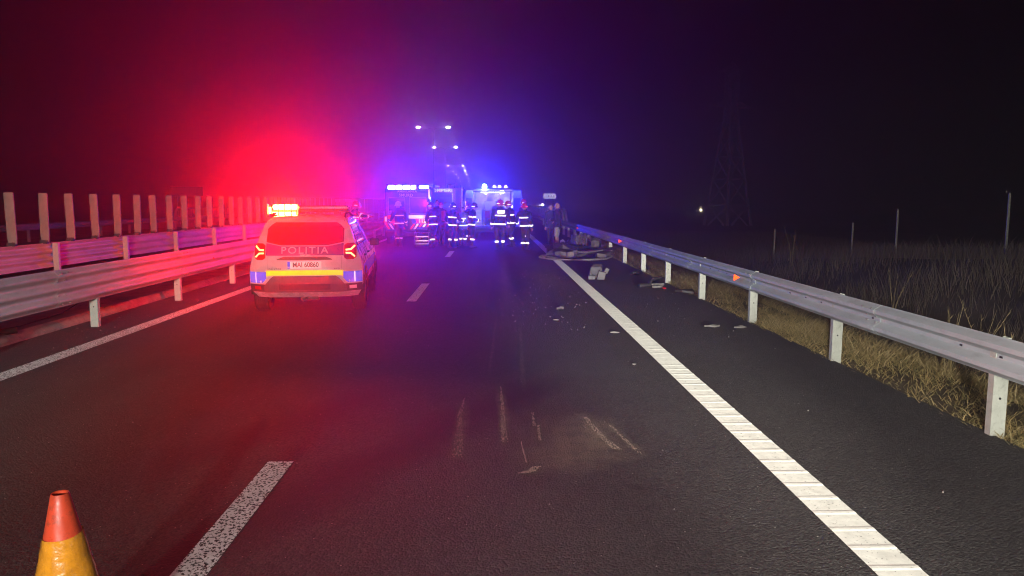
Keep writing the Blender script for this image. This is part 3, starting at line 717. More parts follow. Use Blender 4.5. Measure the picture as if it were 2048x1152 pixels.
def police_car(loc, rz):
    g = thing('police_car', 'white police patrol car, roof bar flashing red, seen from behind', 'car', loc, rz)
    B = Body([(0.30, 0.20, 4.12, 0.80, 0.20), (0.40, 0.05, 4.24, 0.86, 0.24), (0.52, 0.01, 4.30, 0.895, 0.25), (0.66, 0.0, 4.32, 0.90, 0.25), (0.78, 0.02, 4.32, 0.89, 0.24),
              (0.90, 0.045, 4.28, 0.865, 0.23), (0.99, 0.06, 4.15, 0.835, 0.21), (1.05, 0.075, 3.20, 0.815, 0.20), (1.14, 0.11, 3.02, 0.785, 0.18), (1.30, 0.22, 2.74, 0.735, 0.16),
              (1.46, 0.33, 2.42, 0.675, 0.15), (1.53, 0.39, 2.25, 0.64, 0.15), (1.585, 0.47, 2.08, 0.585, 0.15), (1.615, 0.62, 1.9, 0.50, 0.14), (1.625, 0.9, 1.7, 0.36, 0.12)])
    B.mesh().build('body', 'white_paint', g, smooth=32)
    # lower cladding
    B.patch(-0.885, 0.885, 0.405, 0.53, 0.012, 24, 3).build('bumper_skirt', 'dark_plastic', g, smooth=40)
    top = lambda x: 0.665 - max(0, (abs(x) - 0.50)) * 1.15
    B.patch(-0.64, 0.64, 0.40, top, 0.028, 24, 4).build('rear_bumper', 'grey_plastic', g, smooth=40)
    B.patch(-0.40, 0.40, 0.44, 0.54, 0.045, 14, 3).build('skid_plate', 'dark_plastic', g, smooth=40)
    for sx in (-1, 1):
        a, b = sorted((sx*0.60, sx*0.885))
        lo = lambda x: 0.535; hi = lambda x: 0.735
        B.patch(a, b, lambda x: 0.55 if abs(x) > 0.66 else 0.55 + (0.66-abs(x))*1.3, 0.725, 0.006, 8, 3).build('blue_block', 'tape_blue', g, smooth=40)
        B.patch(sx*0.775 - 0.006, sx*0.775 + 0.006, 0.552, 0.723, 0.010, 2, 3).build('white_divider', 'tape_silver', g)
        mb = MB(); yy = B.rear_y(sx*0.69, 0.56); mb.cyl((sx*0.69, yy - 0.012, 0.575), (sx*0.69, yy + 0.02, 0.575), 0.017, n=12); mb.build('parking_sensor', 'white_paint', g, smooth=40)
        # tail lamp
        a, b = sorted((sx*0.615, sx*0.80))
        ctr = sx*0.7075
        hi = lambda x: 1.175 - 0.9*max(0, abs(x-ctr)-0.055)
        lo = lambda x: 0.915 + 0.9*max(0, abs(x-ctr)-0.055)
        tl = B.patch(a, b, lo, hi, 0.022, 8, 5).build('tail_lamp', 'tail_red', g, smooth=50)
        bars = []
        for zz in (1, -1):
            P = [(sx*0.775, 1.045 + zz*0.085), (sx*0.715, 1.045 + zz*0.028), (sx*0.640, 1.045 + zz*0.024)]
            mb = MB(); mb.tube([(x, B.rear_y(x, z) - 0.024, z) for x, z in P], 0.0135, 6); mb.build('light_strip', 'tail_glow', tl, smooth=50)
        a, b = sorted((sx*0.69, sx*0.80))
        B.patch(a, b, 0.445, 0.50, 0.03, 5, 2).build('fog_lamp', 'tail_red' if sx < 0 else 'plate_white', g, smooth=40)
        # mirrors
        mb = MB(); mb.rings([[(sx*(0.86+dx), 2.72+dy, 1.06+dz) for dy, dz in ((-0.05, -0.07), (0.05, -0.06), (0.06, 0.06), (-0.05, 0.07))] for dx, dy0 in ((0.0, 0), (0.06, 0), (0.15, 0), (0.17, 0))]); mb.build('mirror', 'dark_plastic', g, bevel=0.02)
        # roof rail
        mb = MB(); mb.tube([(sx*0.585, 0.62, 1.56), (sx*0.585, 0.72, 1.635), (sx*0.585, 1.5, 1.66), (sx*0.585, 2.0, 1.60), (sx*0.585, 2.08, 1.55)], 0.018, 8); mb.build('roof_rail', 'dark_plastic', g, smooth=50)
        # side glass, arches, sill
        for nm, ya, yb in (('quarter_window', 0.50, 0.82), ('rear_window', 0.88, 1.62), ('front_window', 1.68, 2.45)):
            sh = lambda y: max(0.0, (y - 1.75))*0.46
            n = 5; lo_ = [(ya + (yb-ya)*i/n, 1.12) for i in range(n+1)]; hi_ = [(ya + (yb-ya)*i/n + (0.10 if nm == 'quarter_window' else 0.0), max(1.14, 1.47 - (max(0, (ya+(yb-ya)*i/n) - 1.95))*0.66)) for i in range(n+1)]
            B.sidepatch(sx, lo_, hi_, 0.012, 9).build(nm, 'dark_glass', g, smooth=40)
        B.sidepatch(sx, [(1.25, 0.36), (2.9, 0.36)], [(1.25, 0.50), (2.9, 0.50)], 0.014, 3).build('side_sill', 'dark_plastic', g)
        B.sidepatch(sx, [(0.55, 0.62), (3.7, 0.62)], [(0.55, 0.80), (3.7, 0.80)], 0.005, 3).build('side_stripe', 'tape_blue', g)
        for yw in (0.82, 3.49):
            mb = MB(); mb.tube([(sx*0.885, yw + 0.40*math.cos(t), 0.33 + 0.40*math.sin(t)) for t in np.linspace(0, PI, 13)], 0.035, 6); mb.build('wheel_arch', 'dark_plastic', g, smooth=50)
            wheel(g, sx*0.79, yw, 0.335, 0.225)
        for z in (0.92,):
            mb = MB(); mb.box(sx*0.872 - 0.02, sx*0.872 + 0.02, 1.05, 1.23, z - 0.012, z + 0.012); mb.build('door_handle', 'dark_plastic', g, bevel=0.006)
            mb = MB(); mb.box(sx*0.872 - 0.02, sx*0.872 + 0.02, 1.95, 2.13, z - 0.012, z + 0.012); mb.build('door_handle', 'dark_plastic', g, bevel=0.006)
        a, b = sorted((sx*0.45, sx*0.76)); B.patch(a, b, 0.80, 0.92, 0.012, 6, 3, True).build('headlamp', 'pale_glass', g, smooth=40)
    B.patch(-0.58, 0.58, 1.06, 1.46, 0.004, 14, 5, True).build('windscreen', 'dark_glass', g, smooth=40)
    B.patch(-0.42, 0.42, 0.62, 0.90, 0.010, 14, 3, True).build('grille', 'dark_plastic', g, smooth=40)
    # hatch
    wl = lambda x: 1.145 + 0.20*max(0, abs(x)-0.36)
    wt = lambda x: 1.505 - 1.1*max(0, abs(x)-0.51)
    B.patch(-0.605, 0.605, wl, wt, 0.006, 20, 6).build('rear_window', 'dark_glass', g, smooth=40)
    B.patch(-0.60, 0.60, 1.515, 1.545, 0.10, 16, 2).build('spoiler', 'white_paint', g, smooth=50)
    B.patch(-0.605, 0.605, 0.985, lambda x: wl(x) - 0.016, 0.006, 20, 3).build('blue_band', 'band_blue', g, smooth=40)
    text_on('POLITIA', 0.150, 'letter_pale', g, 0, 0, 1.063, lambda x, z: B.rear_y(x, z) - 0.012, spacing=1.22, bold=0.001, xs=1.16)
    B.patch(-0.43, 0.43, lambda x: 0.915, lambda x: 0.968 - 0.4*max(0, abs(x)-0.33), 0.018, 16, 2).build('handle_recess', 'dark_plastic', g, smooth=40)
    B.patch(-0.07, 0.09, 0.972, 1.000, 0.022, 6, 2).build('badge', 'alloy', g, smooth=40)
    B.patch(-0.60, 0.60, lambda x: 0.674 - max(0, (abs(x) - 0.52))*0.2, 0.752, 0.006, 20, 3).build('yellow_strip', 'tape_yellow', g, smooth=40)
    y0 = B.rear_y(0, 0.84) - 0.02
    pl = MB(); pl.box(-0.262, 0.262, y0, y0 + 0.012, 0.780, 0.895); plo = pl.build('number_plate', 'plate_sheet', g, bevel=0.003)
    mb = MB(); mb.box(-0.2615, -0.222, y0 - 0.002, y0 + 0.001, 0.782, 0.893); mb.build('country_band', 'tape_blue', plo)
    text_on('RO', 0.028, 'plate_white', plo, -0.242, y0 - 0.004, 0.802, extrude=0.001)
    text_on('MAI 60860', 0.108, 'ink', plo, 0.020, y0 - 0.003, 0.837, extrude=0.001, bold=0.0022, xs=0.84)
    text_on('DUSTER', 0.040, 'ink', g, -0.46, 0, 0.772, lambda x, z: B.rear_y(x, z) - 0.006, spacing=1.3, extrude=0.002, xs=1.15)
    text_on('4WD', 0.034, 'ink', g, 0.50, 0, 0.772, lambda x, z: B.rear_y(x, z) - 0.006, spacing=1.15, extrude=0.002, xs=1.1)
    for x0, x1 in ((-0.575, -0.573), (0.573, 0.575)): B.patch(x0, x1, 0.735, 0.97, 0.002, 1, 3).build('hatch_seam', 'ink', g)
    mb = MB(); mb.tube([(-0.62, 0.75, 0.30), (-0.3, 0.72, 0.33), (0.3, 0.72, 0.33), (0.62, 0.75, 0.30)], 0.035, 8); mb.build('rear_axle', 'scrap_metal', g, smooth=50)
    mb = MB(); mb.cyl((-0.1, 0.25, 0.31), (0.18, 0.25, 0.31), 0.07, n=12); mb.cyl((0.02, 0.24, 0.30), (-0.06, 0.12, 0.26), 0.025, n=8); mb.build('exhaust', 'scrap_metal', g, smooth=50)
    # roof light bar, two tiers, left half lit
    yb = 1.0
    mb = MB(); mb.box(-0.66, 0.62, yb, yb + 0.26, 1.655, 1.700); lb = mb.build('light_bar', 'dark_plastic', g, bevel=0.012)
    for sx in (-0.42, 0.42): mb = MB(); mb.box(sx - 0.05, sx + 0.05, yb + 0.05, yb + 0.21, 1.600, 1.654); mb.build('bar_foot', 'dark_plastic', lb)
    mb = MB(); mb.box(-0.64, -0.24, yb - 0.035, yb + 0.12, 1.705, 1.785); mb.build('lit_lens', 'beacon_red', lb, bevel=0.036)
    mb = MB(); mb.box(-0.66, -0.26, yb - 0.040, yb - 0.004, 1.622, 1.662); mb.build('lit_lens', 'beacon_red', lb, bevel=0.008)
    mb = MB(); mb.box(-0.70, -0.665, yb - 0.03, yb + 0.03, 1.64, 1.745); mb.build('lit_lens', 'beacon_red', lb, bevel=0.012)
    mb = MB(); mb.box(-0.722, -0.706, yb - 0.15, yb + 0.05, 1.61, 1.80); mb.build('light_stop', 'dark_plastic', lb)  # end plate added to stop red light spilling sideways
    for k in range(5):   # fins added to keep red light off the rails, slanted towards the camera
        x_ = -0.66 + 0.106*k; mb = MB(); mb.prism([(x_ - 0.003, yb - 0.042), (x_ + 0.003, yb - 0.042), (x_ + 0.046, yb - 0.185), (x_ + 0.040, yb - 0.185)], 'z', 1.615, 1.79); mb.build('light_fin', 'ink', lb)
    mb = MB(); mb.box(-0.21, 0.62, yb - 0.02, yb + 0.25, 1.703, 1.770); mb.build('unlit_lens', 'lens_dark', lb, bevel=0.02)
    return g
police_car((-2.99, 11.95, 0), R(5.5))

def van_shell(g, hw, hwt, L, z0, zt, mat, cab=True, open_back=False):
    """box van body along +Y from y=0; rounded shoulders, sloping nose"""
    def ring(y, w0, w1, zb, zr):
        r = 0.16
        return [(-w0, y, zb), (-w0*1.0, y, zb + 0.5), (-w0, y, 1.05), (-w1, y, zr - r), (-w1 + r*0.35, y, zr - r*0.35), (-w1 + r, y, zr), (w1 - r, y, zr), (w1 - r*0.35, y, zr - r*0.35), (w1, y, zr - r), (w0, y, 1.05), (w0, y, zb + 0.5), (w0, y, zb)]
    mb = MB()
    rings = [] if open_back else [ring(0.0, hw - 0.06, hwt - 0.06, z0, zt - 0.05), ring(0.04, hw - 0.01, hwt - 0.01, z0, zt - 0.01)]
    ys = 0.06 if not open_back else 2.9
    rings += [ring(ys, hw, hwt, z0, zt), ring(L - 1.9, hw, hwt, z0, zt), ring(L - 1.5, hw, hwt - 0.03, z0, zt - 0.18), ring(L - 0.95, hw, hw - 0.1, z0, 1.36), ring(L - 0.25, hw - 0.05, hw - 0.15, z0, 1.12), ring(L, hw - 0.15, hw - 0.25, z0 + 0.05, 0.98)]
    # keep the 1.05 m belt points below the roof of the nose
    for r in rings[-2:]:
        for i, p in enumerate(r):
            if p[2] == 1.05: r[i] = (p[0], p[1], 0.8)
    mb.rings(rings); return mb

def ambulance(loc, rz):
    g = thing('ambulance', 'ambulance van, blue roof bar blazing, with 112 and striped rear doors', 'ambulance', loc, rz)
    hw, zt = 0.99, 2.52
    van_shell(g, hw, hw - 0.06, 5.6, 0.42, zt, 'ambulance_blue').build('body', 'ambulance_blue', g, smooth=35)
    F = -0.012
    for sx in (-1, 1):
        mb = MB(); a, b = sorted((sx*0.02, sx*0.86)); mb.box(a, b, F - 0.012, 0.02, 0.60, 2.20); d = mb.build('rear_door', 'ambulance_blue', g, bevel=0.015)
        mb = MB(); a, b = sorted((sx*0.12, sx*0.78)); mb.box(a, b, F - 0.026, F - 0.013, 1.34, 1.98); wn = mb.build('door_window', 'dark_glass', d, bevel=0.012)
        fr = MB(); fr.box(a - 0.03, b + 0.03, F - 0.022, F - 0.014, 1.30, 1.336); fr.box(a - 0.03, b + 0.03, F - 0.022, F - 0.014, 1.984, 2.02)
        for x in (a - 0.03, b + 0.004): fr.box(x, x + 0.026, F - 0.022, F - 0.014, 1.338, 1.982)
        fr.build('window_frame', 'van_white', wn)
        mb = MB(); a, b = sorted((sx*0.05, sx*0.84)); mb.box(a, b, F - 0.020, F - 0.0125, 1.12, 1.26); mb.build('reflective_band', 'tape_orange' if sx < 0 else 'tape_silver', d)
        mb = MB(); mb.box(sx*0.06 - 0.02, sx*0.06 + 0.02, F - 0.05, F - 0.013, 1.0, 1.10); mb.build('door_handle', 'dark_plastic', d, bevel=0.005)
        # tail cluster
        mb = MB(); mb.box(sx*0.92 - 0.055, sx*0.92 + 0.055, F - 0.02, 0.03, 0.86, 1.22); t = mb.build('tail_lamp', 'tape_red', g, bevel=0.01)
        mb = MB(); mb.box(sx*0.92 - 0.045, sx*0.92 + 0.045, F - 0.03, F - 0.021, 1.00, 1.20); mb.build('reversing_lamp', 'tape_silver', t)
        # chevrons
        for k in range(5):
            x = sx*(0.08 + 0.16*k)
            mb = MB(); mb.prism([(x, 0.66), (x + sx*0.085, 0.66), (x + sx*0.085 + sx*0.16, 0.90), (x + sx*0.16, 0.90)], 'y', F - 0.0205, F - 0.0125)
            mb.build('chevron', ['tape_red', 'tape_silver'][k % 2], d)
        mb = MB(); mb.box(sx*0.55 - 0.2, sx*0.55 + 0.2, F - 0.024, F - 0.0125, 0.915, 1.10); mb.build('red_panel', 'tape_red', d)
        wheel(g, sx*0.86, 1.0, 0.35, 0.24); wheel(g, sx*0.86, 4.6, 0.35, 0.24)
        mb = MB(); mb.rings([[(sx*(1.0+dx), 4.2 + a, 1.45 + b) for a, b in ((-0.05, -0.18), (0.05, -0.18), (0.05, 0.18), (-0.05, 0.18))] for dx in (0.03, 0.22)]); mb.build('mirror', 'dark_plastic', g, bevel=0.03)
    mb = MB(); mb.box(-0.95, 0.95, -0.14, 0.05, 0.36, 0.58); mb.build('bumper_step', 'dark_plastic', g, bevel=0.03)
    text_on('SMURD', 0.17, 'letter_pale', g, -0.05, F - 0.012, 2.10, bold=0.004, spacing=1.1)
    text_on('AMBULANTA', 0.13, 'letter_pale', g, 0.0, F - 0.012, 2.265, bold=0.003, spacing=1.1)
    text_on('112', 0.21, 'tape_silver', g, 0.62, F - 0.028, 1.005, bold=0.006)
    mb = MB()  # six-armed medical star
    for k in range(3):
        a = PI/3*k; ca, sa = math.cos(a), math.sin(a)
        mb.prism([(0.27 + ca*u - sa*v, 1.0 + sa*u + ca*v) for u, v in ((-0.10, -0.032), (0.10, -0.032), (0.10, 0.032), (-0.10, 0.032))], 'y', F - 0.034 - 0.002*k, F - 0.026 - 0.002*k)
    mb.build('emblem', 'tape_blue', g)
    # roof lights
    mb = MB(); mb.box(-0.86, 0.90, -0.06, 0.30, 2.525, 2.56); bar = mb.build('light_bar', 'dark_plastic', g)
    for a, b in ((-0.80, -0.52), (-0.48, -0.20), (-0.16, 0.12), (0.16, 0.36)):
        mb = MB(); mb.rings([[(a, -0.075, 2.36), (b, -0.075, 2.36), (b, -0.02, 2.36), (a, -0.02, 2.36)], [(a, -0.09, 2.44), (b, -0.09, 2.44), (b, -0.02, 2.44), (a, -0.02, 2.44)], [(a + 0.02, -0.06, 2.522), (b - 0.02, -0.06, 2.522), (b - 0.02, -0.02, 2.522), (a + 0.02, -0.02, 2.522)]]); mb.build('lit_lens', 'beacon_blue', bar)
    mb = MB(); mb.box(-0.84, 0.93, -0.17, -0.021, 2.335, 2.352); mb.build('light_hood', 'dark_plastic', bar)  # plate added to shade the lettered panel from the blue lenses
    mb = MB(); mb.box(0.52, 0.92, -0.09, -0.03, 2.40, 2.50); mb.build('lit_lens', 'beacon_blue', bar, bevel=0.02)
    mb = MB(); mb.box(0.90, 0.945, -0.03, 0.03, 1.95, 2.38); mb.build('edge_highlight', 'tape_silver', g, bevel=0.01)  # silver strip standing in for the bright highlight on the van's edge
    return g
ambulance((-3.62, 32.2, 0), R(1))

def fire_engine(loc, rz):
    g = thing('fire_engine', 'red fire engine with grey roller shutter and white lettering above it', 'fire engine', loc, rz)
    hw, zt = 1.25, 2.72
    mb = MB(); mb.box(-hw, hw, 0.0, 4.6, 0.62, zt); mb.build('body', 'fire_red', g, bevel=0.05)
    mb = MB(); mb.rings([[(-1.2, y, 0.6), (1.2, y, 0.6), (1.2, y, zr), (-1.2, y, zr)] for y, zr in ((4.62, 2.6), (6.6, 2.6), (6.9, 2.2), (7.0, 1.2))]); mb.build('cab', 'fire_red', g, bevel=0.06)
    sh = bpy.data.objects.new('roller_shutter', None); C.objects.link(sh); sh.parent = g
    for k in range(16):
        z = 0.80 + 0.098*k; mb = MB(); mb.prism([(-0.004, z), (-0.022, z + 0.012), (-0.022, z + 0.078), (-0.004, z + 0.090)], 'x', -0.72, 0.56)
        mb.build('slat', 'shutter_grey', sh)
    for x0, x1 in ((-0.78, -0.725), (0.565, 0.62)): mb = MB(); mb.box(x0, x1, -0.03, 0.01, 0.78, 2.40); mb.build('shutter_rail', 'alloy', g)
    text_on('POMPIERI', 0.30, 'tape_silver', g, -0.14, -0.012, 2.535, bold=0.008, spacing=1.06, xs=1.1)
    for sx in (-1, 1):
        mb = MB(); mb.box(sx*1.20 - 0.045, sx*1.20 + 0.045, -0.014, -0.002, 0.75, 2.66); mb.build('edge_strip', 'tape_silver', g)
        mb = MB(); mb.box(sx*1.0 - 0.12, sx*1.0 + 0.12, -0.03, 0.0, 0.66, 0.76); mb.build('tail_lamp', 'tail_red', g, bevel=0.01)
        wheel(g, sx*1.05, 1.3, 0.5, 0.3); wheel(g, sx*1.05, 5.6, 0.5, 0.3)
    mb = MB(); mb.box(-1.2, 1.2, -0.2, 0.02, 0.40, 0.60); mb.build('tailboard', 'grey_plastic', g, bevel=0.03)
    for sx in (-1, 1):
        mb = MB(); mb.tube([(sx*1.12, 0.1, 2.73), (sx*1.12, 0.15, 2.86), (sx*1.12, 4.3, 2.86), (sx*1.12, 4.4, 2.73)], 0.025, 6); mb.build('roof_rail', 'alloy', g)
    lad = bpy.data.objects.new('roof_ladder', None); C.objects.link(lad); lad.parent = g
    for x in (0.25, 0.70): mb = MB(); mb.box(x - 0.03, x + 0.03, -0.05, 4.2, 2.92, 3.0); mb.build('stile', 'alloy', lad)
    for k in range(13): mb = MB(); mb.cyl((0.28, 0.1 + 0.33*k, 2.96), (0.67, 0.1 + 0.33*k, 2.96), 0.015, n=6); mb.build('rung', 'alloy', lad)
    for x in (0.25, 0.70): mb = MB(); mb.box(x - 0.02, x + 0.02, 0.3, 0.36, 2.72, 2.92); mb.build('ladder_bracket', 'dark_plastic', lad)
    mb = MB(); mb.box(-0.95, -0.25, 0.4, 2.0, 2.725, 2.90); mb.build('roof_locker', 'alloy', g, bevel=0.02)
    mb = MB(); mb.cyl((-0.6, 0.25, 2.74), (-0.6, 0.25, 2.92), 0.07, n=10); mb.build('beacon', 'lens_dark', g, smooth=40)
    return g
fire_engine((-3.15, 48.5, 0), 0)

def rescue_van(loc, rz):
    g = thing('rescue_van', 'white rescue van with both rear doors swung open and blue beacon on top', 'van', loc, rz)
    hw, zt, z0 = 0.99, 2.45, 0.50
    van_shell(g, hw, hw - 0.05, 5.6, 0.42, zt, 'van_white', open_back=True).build('cab_body', 'van_white', g, smooth=35)
    mb = MB(); mb.box(-hw, hw, -0.05, 2.9, 0.42, 0.62); mb.build('floor', 'grey_plastic', g, bevel=0.01)
    mb = MB(); mb.box(-hw, hw, 0.0, 2.9, zt - 0.14, zt); mb.build('roof', 'van_white', g, bevel=0.05)
    for sx in (-1, 1):
        mb = MB(); a, b = sorted((sx*hw, sx*(hw - 0.09))); mb.box(a, b, 0.0, 2.898, 0.625, zt - 0.145); mb.build('side_wall', 'van_white', g, bevel=0.01)
        wheel(g, sx*0.86, 1.0, 0.35, 0.24); wheel(g, sx*0.86, 4.6, 0.35, 0.24)
        # open door hinged at the corner
        d = bpy.data.objects.new('rear_door', None); C.objects.link(d); d.parent = g; d.location = (sx*(hw - 0.01), -0.03, 0); d.rotation_euler = (0, 0, sx*R(-62 if sx > 0 else -66))
        mb = MB(); a, b = sorted((0.0, sx*0.92)); 
        prof_ = [(0, 0.62), (sx*0.9, 0.62), (sx*0.9, 1.9), (sx*0.80, 2.36), (0, 2.38)]
        mb.prism(prof_, 'y', -0.03, 0.03); mb.build('door_panel', 'van_white', d, bevel=0.012)
        a, b = sorted((sx*0.14, sx*0.78)); mb = MB(); mb.box(a, b, -0.036, 0.036, 1.36, 2.0); mb.build('door_window', 'pale_glass', d, bevel=0.006)
        mb = MB(); a, b = sorted((sx*0.84, sx*0.895)); mb.box(a, b, -0.036, 0.036, 0.68, 1.85); mb.build('edge_strip', 'tape_silver', d)
        mb = MB(); mb.box(sx*0.93 - 0.05, sx*0.93 + 0.05, -0.03, -0.001, 0.80, 1.25); mb.build('tail_lamp', 'tail_red', g, bevel=0.01)
    # interior
    mb = MB(); mb.box(-0.895, 0.895, 1.85, 1.95, 0.622, zt - 0.143); bk = mb.build('bulkhead', 'van_white', g)
    mb = MB(); mb.box(-0.42, 0.55, 1.835, 1.848, 1.42, 1.86); mb.build('bulkhead_window', 'dark_glass', bk, bevel=0.01)
    mb = MB(); mb.box(-0.89, -0.52, 0.3, 1.84, 0.625, 1.45); cb = mb.build('cabinet', 'van_white', g, bevel=0.02)
    for z in (0.85, 1.08, 1.31): mb = MB(); mb.box(-0.88, -0.53, 0.285, 0.299, z - 0.09, z + 0.09); mb.build('drawer', 'shutter_grey', cb, bevel=0.008)
    mb = MB(); mb.box(-0.40, -0.16, 0.9, 1.1, 1.02, 1.36); mb.build('first_aid_box', 'seat_red', g, bevel=0.03)
    mb = MB(); mb.box(-0.44, -0.12, 0.85, 1.15, 0.625, 0.66); mb.cyl((-0.28, 1.0, 0.66), (-0.28, 1.0, 0.94), 0.10, n=14); mb.cyl((-0.28, 1.0, 0.94), (-0.28, 1.0, 1.01), 0.10, 0.03, n=14); mb.build('oxygen_bottle', 'bottle_steel', g, smooth=40)
    mb = MB(); mb.box(0.30, 0.89, 0.5, 1.8, 0.625, 1.05); mb.build('bench_seat', 'shutter_grey', g, bevel=0.04)
    mb = MB(); mb.box(-0.6, 0.6, 0.35, 0.55, zt - 0.165, zt - 0.145); mb.build('cabin_light', 'cabin_lamp', g)
    mb = MB(); mb.box(-0.85, 0.85, -0.16, -0.02, 0.36, 0.56); mb.build('bumper_step', 'dark_plastic', g, bevel=0.03)
    # roof gear
    mb = MB(); mb.box(-0.85, 0.85, 0.02, 0.32, zt + 0.003, zt + 0.04); rb_ = mb.build('light_bar', 'dark_plastic', g)
    mb = MB(); mb.lathe([(0.0, 0.0), (0.11, 0.0), (0.10, 0.10), (0.05, 0.16), (0.0, 0.165)], 14, (-0.40, 0.0, zt + 0.045)); mb.build('beacon', 'beacon_blue_small', rb_, smooth=50)
    for x in (0.08, 0.32, 0.62): mb = MB(); mb.lathe([(0.0, 0.0), (0.085, 0.0), (0.08, 0.09), (0.04, 0.13), (0.0, 0.135)], 12, (x, 0.10, zt + 0.045)); mb.build('aux_lamp', 'tape_silver', rb_, smooth=50)
    return g
rescue_van((0.02, 36.6, 0), 0)

g = thing('van', 'pale parked van on the opposite carriageway beyond the patrol car', 'van', (-11.9, 61, 0), 0)
van_shell(g, 0.97, 0.90, 5.0, 0.35, 2.12, 'van_white').build('body', 'van_white', g, smooth=35)
for sx in (-1, 1):
    a, b = sorted((sx*0.06, sx*0.78)); mb = MB(); mb.box(a, b, -0.03, 0.01, 1.25, 1.80); mb.build('rear_window', 'dark_glass', g, bevel=0.02)
    mb = MB(); mb.box(sx*0.90 - 0.05, sx*0.90 + 0.05, -0.03, 0.02, 0.85, 1.35); mb.build('tail_lamp', 'tail_red', g, bevel=0.01)
    wheel(g, sx*0.84, 0.95, 0.33, 0.22); wheel(g, sx*0.84, 4.1, 0.33, 0.22)
mb = MB(); mb.box(-0.92, 0.92, -0.10, 0.04, 0.36, 0.56); mb.build('bumper', 'grey_plastic', g, bevel=0.02)

# ================================================================== stretcher
g = thing('stretcher', 'wheeled ambulance stretcher standing behind the ambulance doors', 'stretcher', (-2.78, 29.6, 0), R(4))
for sx in (-0.28, 0.28): mb = MB(); mb.tube([(sx, 0, 0.62), (sx, 1.9, 0.62)], 0.02, 8); mb.build('side_rail', 'alloy', g)
for yy in (0.0, 1.9): mb = MB(); mb.tube([(-0.28, yy, 0.62), (0.28, yy, 0.62)], 0.02, 8); mb.build('end_bar', 'alloy', g)
mb = MB(); mb.box(-0.25, 0.25, 0.05, 1.85, 0.645, 0.73); mb.build('mattress', 'black_cloth', g, bevel=0.03)
mb = MB(); mb.box(-0.22, 0.24, 0.08, 0.9, 0.735, 0.80); mb.build('blanket', 'grey_shorts', g, bevel=0.03)
for sx in (-0.27, 0.27):
    mb = MB(); mb.tube([(sx, 0.1, 0.60), (sx, 0.05, 0.12)], 0.018, 6); mb.tube([(sx, 1.8, 0.60), (sx, 1.85, 0.12)], 0.018, 6); mb.build('leg', 'alloy', g)
    for yy in (0.05, 1.85): mb = MB(); mb.cyl((sx - 0.02, yy, 0.08), (sx + 0.02, yy, 0.08), 0.08, n=12); mb.build('caster', 'black_rubber', g, smooth=40)
for z in (0.18, 0.30, 0.46): mb = MB(); mb.box(-0.255, 0.255, 0.05, 0.08, z - 0.014, z + 0.014); mb.build('cross_bar', 'alloy' if z < 0.2 else 'tape_silver', g)

